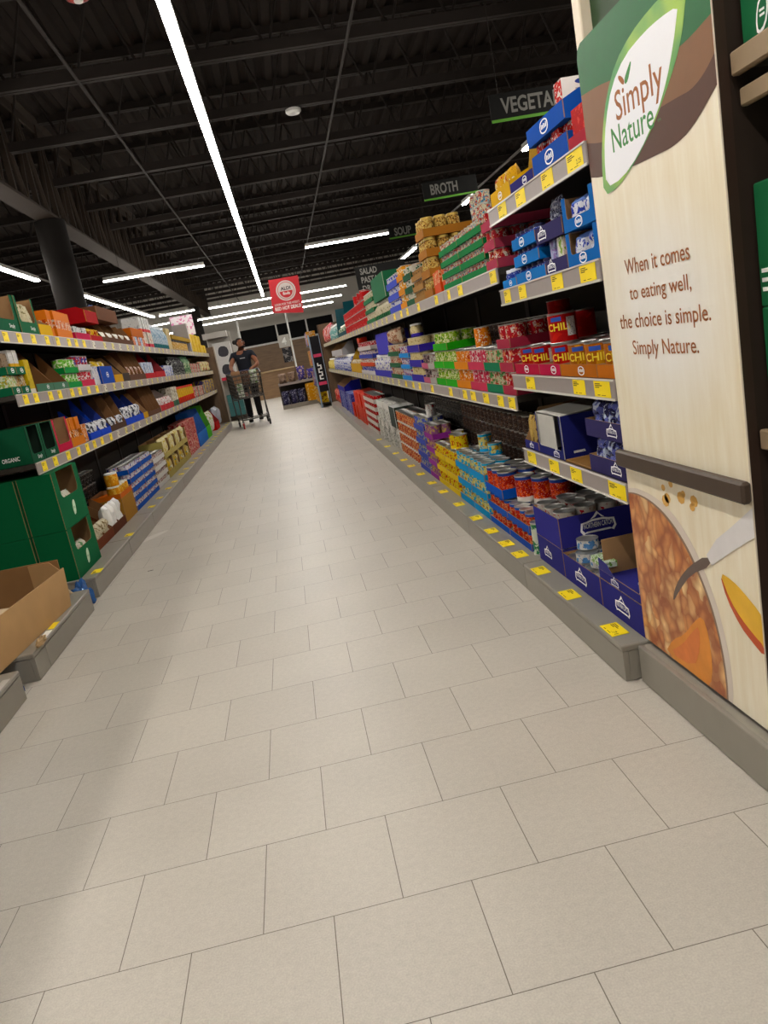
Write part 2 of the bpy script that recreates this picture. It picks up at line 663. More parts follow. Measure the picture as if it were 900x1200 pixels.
def tag_mesh(wd, ht, price, small, pale=False):
    mb = MB().box(-wd / 2, wd / 2, 0, .0012, 0, ht, 0)
    if small:
        mb.box(-wd * .42, -wd * .1, -.0004, 0, ht * .72, ht * .8, 1).box(-wd * .42, .0, -.0004, 0, ht * .55, ht * .6, 1)
        mb.box(wd * .1, wd * .4, -.0004, 0, ht * .22, ht * .45, 1)
        return mb.mesh('price_tag', [mat('cfc9b4', .5, 0, .03) if pale else TAG_P, INK])
    for k, (a, b) in enumerate(((-.42, -.1), (-.42, .02), (-.42, -.16))):
        mb.box(wd * a, wd * b, -.0004, 0, ht * (.8 - .11 * k), ht * (.85 - .11 * k), 1)
    mb.box(-wd * .3, -wd * .15, -.0004, 0, ht * .1, ht * .14, 1).box(-wd * .05, wd * .2, -.0004, 0, ht * .1, ht * .13, 1)
    me = mb.mesh('price_tag', [TAG, INK])
    if price:
        t = text_mesh(price, INK, height=ht * .26, width=wd * .3)
        bm = bmesh.new()
        bm.from_mesh(me)
        nf = len(bm.faces)
        tm = t.copy()
        tm.transform(Matrix.Translation((wd * .26, -.0007, ht * .2)))
        bm.from_mesh(tm)
        bm.faces.ensure_lookup_table()
        for f in bm.faces[nf:]:
            f.material_index = 1
        bm.to_mesh(me)
        bm.free()
    return me


def shelf_part(unit, side, y0, y1, z, depth, rail_h, tags, slope=.0):
    """A shelf (thin tray) with a price rail and price tags as sub-parts, in world coordinates (unit sits at its origin)."""
    u = unit.location
    s = 1 if side == 'R' else -1
    X = XR if side == 'R' else XL
    xs = sorted((X + s * .004, X + s * depth))
    sh = ob('shelf', MB().box(xs[0] - u.x, xs[1] - u.x, y0 - u.y, y1 - u.y, z - .028, z - .002).mesh('shelf', [SHELF]), unit)
    xs = sorted((X, X - s * .008))
    mb = MB().box(xs[0] - u.x, xs[1] - u.x, y0 - u.y + .001, y1 - u.y - .001, z - rail_h, z, 0, .002)
    xs = sorted((X - s * .008, X - s * .011))
    mb.box(xs[0] - u.x, xs[1] - u.x, y0 - u.y + .001, y1 - u.y - .001, z - rail_h, z - rail_h + .007, 1)
    mb.box(xs[0] - u.x, xs[1] - u.x, y0 - u.y + .001, y1 - u.y - .001, z - .005, z, 1)
    ob('price_rail', mb.mesh('price_rail', [RAIL, CLEARP]), sh)
    for t in tags:
        yy, wd = t[0], t[1]
        price = t[2] if len(t) > 2 else None
        ht = rail_h - .014
        me = cached(('tag', wd, ht, price, y0 > 6, len(sh.children) % 3 == 1), lambda: tag_mesh(wd, ht, price, y0 > 6, y0 > 4.5 and side == 'L' and len(sh.children) % 3 == 1))
        ob('price_tag', me, sh, (X - s * .0092 - u.x, yy - u.y, z - rail_h + .008), RZ_R if side == 'R' else RZ_L)
    return sh


def unit(side, y0, y1, shelves, deck_top, kick_x, back_h, label, tags, deck_tags=(), depth=.44, rail_h=.062, group=None, end_kick=False):
    s = 1 if side == 'R' else -1
    X = XR if side == 'R' else XL
    r = ob('shelving_unit', None, loc=(X, y0, 0))
    tag(r, label, 'shelving', group)
    L = y1 - y0

    def bx(mb, xa, xb, ya, yb, za, zb, m=0, ch=0):
        xs = sorted((xa - X, xb - X))
        mb.box(xs[0], xs[1], ya - y0, yb - y0, za, zb, m, ch)
    mb = MB()
    bx(mb, X + s * (depth + .004), X + s * (depth + .02), y0, y1, .0, back_h)
    ob('back_panel', mb.mesh('back_panel', [mat('2e2822', .7)]), r)
    for yy in (y0, y1 - .03):
        mb = MB()
        bx(mb, X + s * (depth - .005), X + s * (depth + .003), yy, yy + .03, deck_top, back_h)
        ob('upright', mb.mesh('upright', [SHELF]), r)
    mb = MB()
    bx(mb, kick_x, X + s * depth, y0 + .001, y1 - .001, deck_top - .02, deck_top - .001, 0, .003)
    dk = ob('base_deck', mb.mesh('base_deck', [KICK]), r)
    mb = MB()
    bx(mb, kick_x + s * .002, kick_x + s * .02, y0 + .002, y1 - .002, .004, deck_top - .021)
    ob('kick_plate', mb.mesh('kick_plate', [KICK]), r)
    if end_kick:
        mb = MB()
        bx(mb, kick_x + s * .021, X + s * depth, y0 + .002, y0 + .014, .004, deck_top - .021)
        ob('end_kick', mb.mesh('end_kick', [KICK]), r)
    for t in deck_tags:
        me = cached(('dtag', t[2]), lambda: tag_mesh(.1, .058, t[2], False))
        o = ob('price_tag', me, dk, (t[0] - X - s * .024, t[1] - y0, deck_top + .001))
        o.rotation_euler = (-PI / 2, 0, RZ_R if side == 'R' else RZ_L)
    for z, tg in zip(shelves, tags):
        shelf_part(r, side, y0, y1, z, depth - .01, rail_h if side == 'R' else .07, tg)
    return r


DTAGS = [(.862, 2.218, '.71'), (.857, 2.6, None), (.858, 2.932, None), (.855, 3.209, None), (.855, 3.421, None), (.858, 3.696, None), (.86, 4.022, None),
         (.859, 4.443, None), (.858, 4.91, None), (.855, 5.289, None), (.852, 5.734, None), (.855, 6.2, None), (.855, 6.6, None), (.855, 7.1, None), (.855, 7.7, None), (.855, 8.4, None)]
unit('R', 2.085, 3.068, (1.575, 1.27, .933, .624), .122, .831, 1.62, 'nearest right shelving unit, four close-set shelves beside the tall poster board',
     ([(2.165, .115, '2.25'), (2.39, .1, None), (2.66, .1, None), (2.88, .1, None)], [(2.17, .115, None), (2.42, .1, None), (2.78, .08, None), (2.97, .08, None)],
      [(2.17, .115, None), (2.35, .1, None), (2.84, .1, None)], [(2.15, .12, None), (2.48, .1, None), (2.7, .1, None), (2.96, .1, None)]), DTAGS[:3], end_kick=True)
random.seed(3)
for i in range(13):
    y0 = 3.07 + i * 1.04
    y1 = y0 + 1.038

    def rt(k):
        out = []
        for j in range(3 if y0 > 5 else 2):
            out.append((y0 + (j + .3 + random.random() * .35) * (1.04 / (3 if y0 > 5 else 2)), .085))
        return out
    ta = [(3.13, .09), (3.72, .09), (3.98, .06)] if i == 0 else rt(0)
    tb = [(3.13, .09), (3.3, .09), (3.55, .1), (3.8, .1), (3.98, .09)] if i == 0 else rt(1)
    unit('R', y0, y1, (1.36, .84), .122, .831, 1.55, '%s two-shelf unit of the long right run, counted from the poster board' % ORD[i],
         (ta, tb), [t for t in DTAGS if y0 < t[1] < y1])
for i in range(12):
    y0 = 4.54 + i * 1.01
    y1 = y0 + 1.008

    def lt(k):
        n = 3 if y0 > 5.6 else 4
        return [(y0 + (j + .3 + random.random() * .3) * (1.0 / n), .085) for j in range(n)]
    hs = (1.62, 1.258, .86)
    unit('L', y0, y1, hs, .13, -1.37, 1.72, '%s shelving unit of the left run, counted from the open cardboard box' % ORD[i],
         (lt(0), lt(1), lt(2)), [(-1.386, 4.69, None)] if i == 0 else [(-1.39, 5.7, None)] if i == 1 else [(-1.42, y0 + .3 + .45 * q, None) for q in range(2)], end_kick=i == 0)
# dark timber end panels
PANEL = wood_material('panel_wood', '5b4530', '6d5438', (4, 4, .6))
r = ob('gondola_end_board', MB().box(-1.98, -1.405, 16.68, 16.72, 0, 1.74, 0, .004).mesh('end_panel', [PANEL]))
tag(r, 'brown timber end board closing the far end of the left shelves', 'end board')
ob('edge_strip', MB().box(-1.404, -1.375, 16.665, 16.73, 0, 1.75, 0, .004).mesh('edge_strip', [mat('b9ada0', .4)]), r)
r = ob('gondola_end_board', MB().box(.87, 1.37, 16.61, 16.65, 0, 1.78, 0, .004).mesh('end_panel', [PANEL]))
tag(r, 'brown timber end board closing the far end of the right shelves', 'end board')
ob('edge_strip', MB().box(.845, .868, 16.6, 16.66, 0, 1.78, 0, .004).mesh('edge_strip', [mat('4a3826', .4)]), r)


# low separate bases at the near left
def low_base(y0, y1, label, tags=()):
    r = ob('low_display_base', None, loc=(-1.34, y0, 0))
    tag(r, label, 'display base')
    L = y1 - y0
    dk = ob('base_deck', MB().box(-.9, 0, 0, L, .108, .13, 0, .004).mesh('base_deck', [KICK]), r)
    ob('front_kick', MB().box(-.02, -.001, .004, L * .16, .003, .1075).box(-.02, -.001, L * .16 + .004, L - .004, .003, .1075).mesh('front_kick', [KICK]), r)
    for yy in (.004, L - .02):
        ob('end_kick', MB().box(-.9, -.021, yy, yy + .016, .003, .1075).mesh('end_kick', [KICK]), r)
    ob('light_block_board', MB().box(-.92, -.901, -3.0 if y0 < 3 else 0, L, 0, 1.7).mesh('light_block_board', [SHELF]), r)  # unseen board added to keep the left strip's light off the near floor
    for yy, mt, wd in tags:
        o = ob('price_tag', MB().box(-wd / 2, wd / 2, 0, .0012, 0, .03).mesh('price_tag', [mt]), dk, (-.006, yy - y0, .131))
        o.rotation_euler = (-PI / 2, 0, RZ_L)
    return r


low_base(3.3, 4.28, 'low grey metal base under the open cardboard box', [(3.68, TAG, .1), (3.53, WHITE, .16)])
low_base(2.0, 3.12, 'low grey metal base cut off by the left picture edge, nearest the camera', [(2.96, CLEARP, .15)])

# ------------------------------------------------------------ tall poster board (faces the aisle, plane x = BX)
BX = .911
brd = ob('poster_board', None, loc=(BX, 2.09, 0))
tag(brd, 'tall printed poster board with leaf emblem, brown lettering and cereal bowl picture', 'poster board')


def flat(name, poly, layer, m, parent=None, thick=.0004):
    """A printed patch on the board; poly = (world y, world z) points."""
    mb = MB()
    x = -layer * .0005
    mb.prism([(p[0] - 2.09, p[1]) for p in poly], x - thick, x, 'yz')
    return ob(name, mb.mesh(name, [m]), parent or brd)


def smooth_poly(pts, it=2, closed=True):
    for _ in range(it):
        out = []
        n = len(pts)
        for i in range(n if closed else n - 1):
            a, b = pts[i], pts[(i + 1) % n]
            out += [(a[0] * .75 + b[0] * .25, a[1] * .75 + b[1] * .25), (a[0] * .25 + b[0] * .75, a[1] * .25 + b[1] * .75)]
        if not closed:
            out = [pts[0]] + out + [pts[-1]]
        pts = out
    return pts


B0, B1 = 1.466, 2.082      # near and far board edges (y)
PALE = wood_material('pale_board_wood', 'e2d3b4', 'ece2cb', (2, 7, .8), .35)
_nt = PALE.node_tree
_tc = [n for n in _nt.nodes if n.type == 'TEX_COORD'][0]
_bs = _nt.nodes['Principled BSDF']
_mp = _nt.nodes.new('ShaderNodeMapping')
_mp.inputs['Location'].default_value = (0, .31 / .34, -1.1 / .3)
_mp.inputs['Scale'].default_value = (0, 1 / .34, 1 / .3)
_gr = _nt.nodes.new('ShaderNodeTexGradient')
_gr.gradient_type = 'SPHERICAL'
_mr = _nt.nodes.new('ShaderNodeMapRange')
_mr.inputs[2].default_value = .6
_mr.inputs[4].default_value = .8
_mx = _nt.nodes.new('ShaderNodeMix')
_mx.data_type = 'RGBA'
_mx.inputs[7].default_value = lin('ece9e4')
_old = _bs.inputs['Base Color'].links[0].from_socket
_nt.links.new(_tc.outputs['Object'], _mp.inputs[0])
_nt.links.new(_mp.outputs[0], _gr.inputs[0])
_nt.links.new(_gr.outputs['Fac'], _mr.inputs[0])
_nt.links.new(_mr.outputs[0], _mx.inputs[0])
_nt.links.new(_old, _mx.inputs[6])
_nt.links.new(_mx.outputs[2], _bs.inputs['Base Color'])
c = .03
outl = [(B1, .135), (B0, .135), (B0, 1.8), (B1 - c, 1.8), (B1 - c * .3, 1.79), (B1, 1.77)]
mb = MB().prism([(p[0] - 2.09, p[1]) for p in outl], 0, .024, 'yz', 1, 0, 1)
ob('board_panel', mb.mesh('board_panel', [PALE, mat('33251d', .5)]), brd)
ob('edge_trim', MB().box(-.002, .0, B0 - 2.09 - .003, B0 - 2.09, .135, 1.8).mesh('edge_trim', [mat('c9b9a6', .4)]), brd)
ob('return_board', MB().box(.0245, .42, B0 - 2.09 + .002, B0 - 2.09 + .008, .135, 1.8).mesh('return_board', [mat('2a2019', .7)]), brd)
GREEN_B, LB_, DB_ = mat('2c6b3e', .4, 0, .05, ink=True), mat('8a6448', .4, 0, .05, ink=True), mat('5a3a2c', .4, 0, .05, ink=True)
top = [(B1 - c, 1.8), (B1 - c * .3, 1.79), (B1, 1.77)]
low_g = smooth_poly([(B1, 1.683), (1.985, 1.675), (1.9, 1.662), (1.78, 1.635), (1.66, 1.618), (1.56, 1.618), (B0, 1.632)], 2, False)
flat('green_header', top + low_g + [(B0, 1.8)], 1, GREEN_B)
low_l = smooth_poly([(B1, 1.566), (2.0, 1.545), (1.88, 1.53), (1.72, 1.535), (1.61, 1.532), (1.56, 1.528), (1.51, 1.54), (B0, 1.565)], 2, False)
flat('light_brown_band', low_g + low_l[::-1], 1, LB_)
low_d = smooth_poly([(B1, 1.479), (2.01, 1.464), (1.85, 1.45), (1.716, 1.446), (1.645, 1.444), (1.565, 1.459), (B0, 1.51)], 2, False)
flat('dark_brown_band', low_l + low_d[::-1], 1, DB_)
leaf = smooth_poly([(1.535, 1.72), (1.549, 1.688), (1.572, 1.636), (1.602, 1.6), (1.658, 1.553), (1.727, 1.504), (1.823, 1.456), (1.926, 1.42), (2.012, 1.418),
                    (2.004, 1.499), (1.976, 1.574), (1.932, 1.64), (1.868, 1.69), (1.781, 1.718), (1.69, 1.73), (1.6, 1.733)], 1)


def leaf_green():
    m, nt, b = new_mat('leaf_green')
    tc = nt.nodes.new('ShaderNodeTexCoord')
    nz = nt.nodes.new('ShaderNodeTexNoise')
    nz.inputs['Scale'].default_value = 7
    cr = nt.nodes.new('ShaderNodeValToRGB')
    cr.color_ramp.elements[0].position = .38
    cr.color_ramp.elements[1].position = .66
    cr.color_ramp.elements[0].color = lin('2f8a3a')
    cr.color_ramp.elements[1].color = lin('9cc032')
    nt.links.new(tc.outputs['Object'], nz.inputs[0])
    nt.links.new(nz.outputs['Fac'], cr.inputs[0])
    nt.links.new(cr.outputs[0], b.inputs['Base Color'])
    b.inputs['Roughness'].default_value = .35
    return m


lf = flat('leaf_emblem', leaf, 2, leaf_green())
wl = smooth_poly([(1.578, 1.69), (1.587, 1.67), (1.606, 1.633), (1.647, 1.574), (1.703, 1.524), (1.798, 1.469), (1.898, 1.436), (1.992, 1.434), (1.982, 1.515), (1.951, 1.587),
                  (1.899, 1.649), (1.82, 1.686), (1.723, 1.697), (1.648, 1.697)], 1)
flat('leaf_white', wl, 3, mat('eeedf0', .35, 0, .01), lf)
BROWN_T, GREEN_T = mat('9a5a2a', .5, 0, 0), mat('3f8442', .5, 0, 0)


def board_text(txt, y_left, y_right, z_base, m, name, parent, slope=0.0, layer=4, bold=.0, h=None):
    wd = y_left - y_right
    me = text_mesh(txt, m, width=wd, height=h, bold=bold)
    o = ob(name, me, parent, (-layer * .0005, (y_left + y_right) / 2 - 2.09, z_base))
    o.rotation_euler = (0, slope, RZ_R)
    return o


board_text('Simply', 1.893, 1.66, 1.545, BROWN_T, 'word_simply', lf, 0, 4, .006, .086)
board_text('Nature', 1.93, 1.715, 1.503, GREEN_T, 'word_nature', lf, 0, 4, .006, .056)
board_text('TM', 1.7, 1.685, 1.508, GREEN_T, 'trademark_sign', lf, 0, 4, 0, .006)
flat('leaf_sprig', smooth_poly([(1.83, 1.628), (1.815, 1.632), (1.795, 1.655), (1.79, 1.668), (1.81, 1.656), (1.832, 1.64)], 1), 4, GREEN_T, lf)
flat('leaf_sprig', smooth_poly([(1.838, 1.63), (1.85, 1.638), (1.862, 1.652), (1.858, 1.658), (1.842, 1.65), (1.832, 1.637)], 1), 4, BROWN_T, lf)
for txt, yl, yr, zb, hh in (('When it comes', 1.94, 1.622, 1.207, .038), ('to eating well,', 1.93, 1.627, 1.132, .046), ('the choice is simple.', 2.006, 1.56, 1.06, .049), ('Simply Nature.', 1.946, 1.62, .991, .049)):
    board_text(txt, yl, yr, zb, BROWN_T, 'slogan_line', brd, 0, 2, .006, hh)
# brown bumper rail
ob('bumper_rail', MB().box(-.024, -.0006, B0 - 2.094, B1 - 2.078, .682, .731, 0, .006).mesh('bumper_rail', [mat('4a3d33', .45, 0, .08)]), brd)


# cereal picture in the lower third
def flake_material():
    m, nt, b = new_mat('cereal_print')
    N, L = nt.nodes, nt.links
    tc = N.new('ShaderNodeTexCoord')
    mp = N.new('ShaderNodeMapping')
    mp.inputs['Scale'].default_value = (0, 1.5, 1)
    mp.inputs['Rotation'].default_value = (.5, 0, 0)
    nz = N.new('ShaderNodeTexNoise')
    nz.inputs['Scale'].default_value = 12
    ad = N.new('ShaderNodeMix')
    ad.data_type = 'VECTOR'
    ad.inputs[0].default_value = .1
    L.new(tc.outputs['Object'], mp.inputs[0])
    L.new(tc.outputs['Object'], nz.inputs[0])
    L.new(mp.outputs[0], ad.inputs[4])
    L.new(nz.outputs['Color'], ad.inputs[5])
    vo = N.new('ShaderNodeTexVoronoi')
    vo.inputs['Scale'].default_value = 21
    L.new(ad.outputs[1], vo.inputs['Vector'])
    hs = N.new('ShaderNodeSeparateXYZ')
    L.new(vo.outputs['Color'], hs.inputs[0])
    cr = N.new('ShaderNodeValToRGB')
    e = cr.color_ramp.elements
    e[0].position, e[0].color = 0, lin('c98345')
    e[1].position, e[1].color = 1, lin('ecd29c')
    k = e.new(.45)
    k.color = lin('dba165')
    k = e.new(.75)
    k.color = lin('e6bd82')
    L.new(hs.outputs[0], cr.inputs[0])
    ed = N.new('ShaderNodeValToRGB')
    ed.color_ramp.elements[0].position = .0
    ed.color_ramp.elements[1].position = .75
    ed.color_ramp.elements[0].color = (1.15, 1.1, 1.05, 1)
    ed.color_ramp.elements[1].color = lin('a9683a')
    L.new(vo.outputs['Distance'], ed.inputs[0])
    mx = N.new('ShaderNodeMix')
    mx.data_type = 'RGBA'
    mx.blend_type = 'MULTIPLY'
    mx.inputs[0].default_value = .85
    L.new(cr.outputs[0], mx.inputs[6])
    L.new(ed.outputs[0], mx.inputs[7])
    L.new(mx.outputs[2], b.inputs['Base Color'])
    b.inputs['Roughness'].default_value = .35
    return m


rim = [(2.082, .612), (2.03, .622), (1.953, .619), (1.89, .609), (1.839, .593), (1.79, .566), (1.744, .528), (1.71, .49), (1.679, .444), (1.645, .38), (1.624, .31), (1.61, .23), (1.612, .16), (1.618, .136)]
inn = [(2.082, .596), (2.03, .602), (1.955, .597), (1.895, .58), (1.843, .556), (1.79, .52), (1.75, .48), (1.715, .435), (1.685, .385), (1.66, .32), (1.645, .25), (1.64, .18), (1.643, .136)]
rim, inn = smooth_poly(rim, 2, False), smooth_poly(inn, 2, False)
bowl = flat('bowl_picture', rim + [(2.082, .136)], 1, mat('d6c8ba', .35, 0, .05))
rim2 = [(p[0] * .25 + q[0] * .75, p[1] * .25 + q[1] * .75) for p, q in zip(rim, [inn[min(len(inn) - 1, int(i * len(inn) / len(rim)))] for i in range(len(rim))])]
flat('bowl_inner_edge', rim2 + [(2.082, .136)], 2, mat('8e7460', .35, 0, .08), bowl)
flat('cereal', inn + [(2.082, .136)], 3, flake_material(), bowl)
flat('spoon_handle', [(1.672, .512), (1.62, .565), (1.55, .612), (1.466, .672), (1.466, .606), (1.55, .556), (1.652, .49)], 4, mat('d9d4d2', .3, 0, .06), bowl)
flat('spoon_neck', smooth_poly([(1.672, .512), (1.652, .49), (1.76, .436), (1.83, .37), (1.875, .32), (1.86, .36), (1.82, .41), (1.76, .46)], 1), 4, mat('6d5d55', .3, .3, .1), bowl)
flat('peach_slice', smooth_poly([(1.955, .138), (1.9, .2), (1.83, .24), (1.77, .3), (1.722, .335), (1.7, .29), (1.695, .206), (1.715, .138), (1.76, .137)], 1), 4, mat('d98a35', .35, 0, .25, 14), bowl)
flat('peach_slice_flesh', smooth_poly([(1.93, .15), (1.84, .21), (1.78, .27), (1.742, .3), (1.75, .23), (1.79, .16)], 1), 5, mat('d87a3e', .35, 0, .2, 25), bowl)
pe = flat('peach_wedge', smooth_poly([(1.622, .482), (1.57, .476), (1.533, .462), (1.47, .43), (B0, .415), (B0, .33), (1.51, .35), (1.55, .372), (1.6, .424)], 1), 2, mat('e0ae33', .35, 0, .2, 12))
flat('peach_skin', smooth_poly([(1.622, .482), (1.585, .42), (1.545, .388), (1.5, .365), (B0, .352), (B0, .325), (1.51, .345), (1.55, .366), (1.6, .42)], 1), 3, mat('c0522b', .35, 0, .15, 14), pe)
random.seed(5)
for k in range(8):
    cy, cz = random.choice([(1.79, .655), (1.75, .64), (1.72, .62), (1.84, .66), (1.86, .635), (1.7, .645)])
    cy, cz = cy + random.uniform(-.03, .03), cz + random.uniform(-.025, .015)
    a = random.uniform(.012, .024)
    flat('oat_flake', [(cy + a * math.cos(t) * .8, cz + a * .7 * math.sin(t)) for t in [2 * PI * q / 8 for q in range(8)]], 1, mat('d3a051', .4, 0, .2, 60))
# kick below the board, and what stands behind / above it
r = ob('kick_plate_run', None, loc=(.877, 2.07, 0))
tag(r, 'grey metal kick plate under the tall poster board, set back from the shelves', 'kick plate')
ob('front_plate', MB().box(0, .016, -2.0, 0, .003, .122, 0, .002).mesh('front_plate', [KICK]), r)
ob('top_ledge', MB().box(.0165, .1, -2.0, 0, .1, .12).mesh('top_ledge', [mat('a39b8e', .4, .3)]), r)
r = ob('header_post', MB().box(.938, 1.0, 2.092, 2.14, 1.73, 2.35, 0, .003).mesh('header_post', [wood_material('pale_post', 'dccbb0', 'e6d8c0', (4, 4, 1))]))
tag(r, 'pale timber post rising behind the top corner of the poster board', 'post')
r = ob('header_sign', MB().box(.965, .99, 1.47, 2.09, 1.803, 2.4, 0, .003).mesh('header_sign', [mat('24401f', .5)]))
tag(r, 'dark green header sign above the poster board, cut by the picture top', 'sign')

# shelving section right of the board
u = ob('shelving_unit', None, loc=(.95, .4, 0))
tag(u, 'cropped shelving unit with beige shelf edges right of the poster board', 'shelving')
BEIGE = mat('8f7a60', .55, 0, .1)
ob('back_panel', MB().box(.42, .44, 0, 1.06, .125, 2.2).mesh('back_panel', [BLACK]), u)
for z in (1.545, .826):
    s_ = ob('shelf', MB().box(.004, .418, 0, 1.06, z - .02, z).mesh('shelf', [SHELF]), u)
    ob('shelf_edge', MB().box(-.016, .002, 0, 1.06, z - .03, z + .012, 0, .003).mesh('shelf_edge', [BEIGE]), s_)
    ob('shelf_edge', MB().box(-.002, .014, 0, 1.06, z - .085, z - .052, 0, .003).mesh('shelf_edge', [BEIGE]), s_)


def green_case(x, y, z, wd, dp, ht, lab, side, tx=True):
    mb = MB().box(-wd / 2, wd / 2, 0, dp, 0, ht, 0, .003)
    r = ob('cardboard_case', mb.mesh('cardboard_case', [mat('2c6b45', .6, 0, .06, ink=True)]), loc=(x, y, z), rz=RZ_R if side == 'R' else RZ_L)
    tag(r, lab, 'box')
    return r


g = green_case(.957, 1.272, 1.546, .36, .3, .22, 'green case on the upper beige shelf at the top right picture corner', 'R')
ob('lettering', text_mesh('ORGANIC', WHITE, width=.13, height=.022, bold=.01), g, (.0, -.001, .035))
lm = MB().prism(smooth_poly([(-.018, -.03), (-.02, .0), (-.008, .03), (.016, .034), (.018, .008), (.006, -.022)], 1), -.0008, 0, 'xz')
em = ob('leaf_logo', lm.mesh('leaf_logo', [WHITE]), g, (-.115, -.0004, .045))
mb = MB().prism(smooth_poly([(-.014, -.024), (-.015, .0), (-.006, .024), (.012, .027), (.013, .006), (.004, -.017)], 1), -.0004, 0, 'xz')
ob('logo_inner', mb.mesh('logo_inner', [mat('2c6b45', .6, 0, .06, ink=True)]), em, (0, -.0009, 0))
for k in (0, 1):
    mb = MB().box(-.007, .007, -.0003, 0, -.002 + .008 * k, .002 + .008 * k)
    ob('logo_word', mb.mesh('logo_word', [WHITE]), em, (0, -.0014, 0))
g = green_case(.958, 1.266, 1.084, .38, .3, .235, 'upper of two green cases stacked on the lower beige shelf at right', 'R')
for k in range(3):
    ob('print_line', MB().box(-.03, .03, -.001, 0, 0, .008).mesh('print_line', [WHITE]), g, (-.15, 0, .03 + .018 * k))
g = green_case(.958, 1.266, .8385, .38, .3, .2445, 'lower of two green cases stacked on the lower beige shelf at right', 'R')
for k in range(3):
    ob('print_line', MB().box(-.03, .03, -.001, 0, 0, .008).mesh('print_line', [WHITE]), g, (-.15, 0, .03 + .018 * k))

# ------------------------------------------------------------ grocery builders
# local frame of every product: x along the shelf, front face towards -y, base at z = 0
def at(k, y, v=.004, z=0.0):
    X, Z = SH[k]
    s = 1 if X > 0 else -1
    return (X + s * v, y, Z + z + .0005), (RZ_R if s > 0 else RZ_L)


def can_mesh(d, h, lab, n=16, lid=True):
    r = d / 2
    p = [(0, .001, 1), (r * .9, .001, 1), (r, 0, 1), (r, h * .03, 1), (r * .97, h * .045, 1), (r * .97, h * .95, 0), (r, h * .965, 1), (r, h, 1)]
    if lid:
        p += [(r * .93, h, 1), (r * .91, h - .003, 1), (r * .5, h - .003, 1), (r * .45, h - .004, 1), (0, h - .004, 1)]
    else:
        p += [(r * .93, h, 1)]
    return MB().lathe(p, n, (0, r, 0)).mesh('can', [lab, METAL])


def can_lid_mesh(d, h, n=16):
    r = d / 2
    return MB().lathe([(r * .93, h), (r * .91, h - .003), (r * .6, h - .003), (r * .56, h - .0042), (0, h - .0042)], n, (0, r, 0)).box(-r * .16, r * .16, r * .35, r * .7, h - .0042, h - .0032).mesh('can_lid', [METAL])


def jar_mesh(d, h, lab, capm, n=16, neck=.62, cap_h=.16, shoulder=.72):
    r = d / 2
    p = [(0, 0), (r * .94, 0), (r, h * .03), (r, h * shoulder), (r * .9, h * (shoulder + .06)), (r * neck, h * (1 - cap_h - .03)), (r * neck, h * (1 - cap_h)), (0, h * (1 - cap_h))]
    return MB().lathe(p, n, (0, r, 0)).mesh('jar_body', [lab])


def jar_cap_mesh(d, h, capm, n=16, neck=.66, cap_h=.16):
    r = d / 2 * neck * 1.08
    return MB().lathe([(0, h * (1 - cap_h) + .0003), (r, h * (1 - cap_h) + .0003), (r, h * .985), (r * .93, h), (0, h)], n, (0, d / 2, 0)).mesh('cap', [capm])


def tray_mesh(wd, d, hf, hb, outer, inner, sl=.0, t=.003, bk=None):
    """Open cardboard tray; side walls rise from hf at the front to hb over the depth fraction sl."""
    mb = MB()
    mb.box(-wd / 2, wd / 2, 0, d, 0, t, 0)
    mb.prism([(-wd / 2, t), (wd / 2, t), (wd / 2, hf), (-wd / 2, hf)], 0, t, 'xz', 1, 0, 1)
    mb.prism([(-wd / 2, t), (wd / 2, t), (wd / 2, bk or hb), (-wd / 2, bk or hb)], d - t, d, 'xz', 1, 1, 0)
    prof = [(t, t), (d - t, t), (d - t, hb), (max(t + .001, d * sl), hb), (t, hf)] if hb > hf + 1e-4 else [(t, t), (d - t, t), (d - t, hb), (t, hf)]
    mb.prism(prof, -wd / 2, -wd / 2 + t, 'yz', 1, 0, 1)
    mb.prism(prof, wd / 2 - t, wd / 2, 'yz', 1, 1, 0)
    return mb.mesh('tray', [outer, inner])


def window_box_mesh(wd, d, h, low, mrg, outer, inner, t=.003, top=True, slope=0.0):
    """Shelf-ready case: tall front with a rounded cut-out, closed sides, back and (optionally) a top."""
    mb = MB()
    mb.box(-wd / 2, wd / 2, 0, d, 0, t, 0)
    x = wd / 2 - mrg
    rr = min(x * .5, h * .12)
    arc = [(x - rr + rr * math.cos(a), low + rr + rr * math.sin(a)) for a in (-PI / 2, -PI / 3, -PI / 6, 0)]
    hi = h - .012 if top else h
    cut = [(x, hi)] + arc[::-1] + [(-p[0], p[1]) for p in arc] + [(-x, hi)]
    if top:
        front = [(-wd / 2, t), (wd / 2, t), (wd / 2, h - t), (-wd / 2, h - t), (-wd / 2, hi - .0005), (-x, hi)]
        mb.prism([(-wd / 2, t), (wd / 2, t), (wd / 2, h - t), (x, h - t)] + cut[1:-1] + [(-x, h - t), (-wd / 2, h - t)], 0, t, 'xz', 1, 0, 1)
        mb.box(-wd / 2, wd / 2, 0, d, h - t, h, 0)
    else:
        mb.prism([(-wd / 2, t), (wd / 2, t), (wd / 2, h), (x, h)] + cut[1:-1] + [(-x, h), (-wd / 2, h)], 0, t, 'xz', 1, 0, 1)
    hs = h - t if top else h
    mb.prism([(-wd / 2, t), (wd / 2, t), (wd / 2, hs), (-wd / 2, hs)], d - t, d, 'xz', 1, 1, 0)
    pr = [(t, t), (d - t, t), (d - t, hs), (t, hs)]
    mb.prism(pr, -wd / 2, -wd / 2 + t, 'yz', 1, 0, 1)
    mb.prism(pr, wd / 2 - t, wd / 2, 'yz', 1, 1, 0)
    return mb.mesh('window_box', [outer, inner])


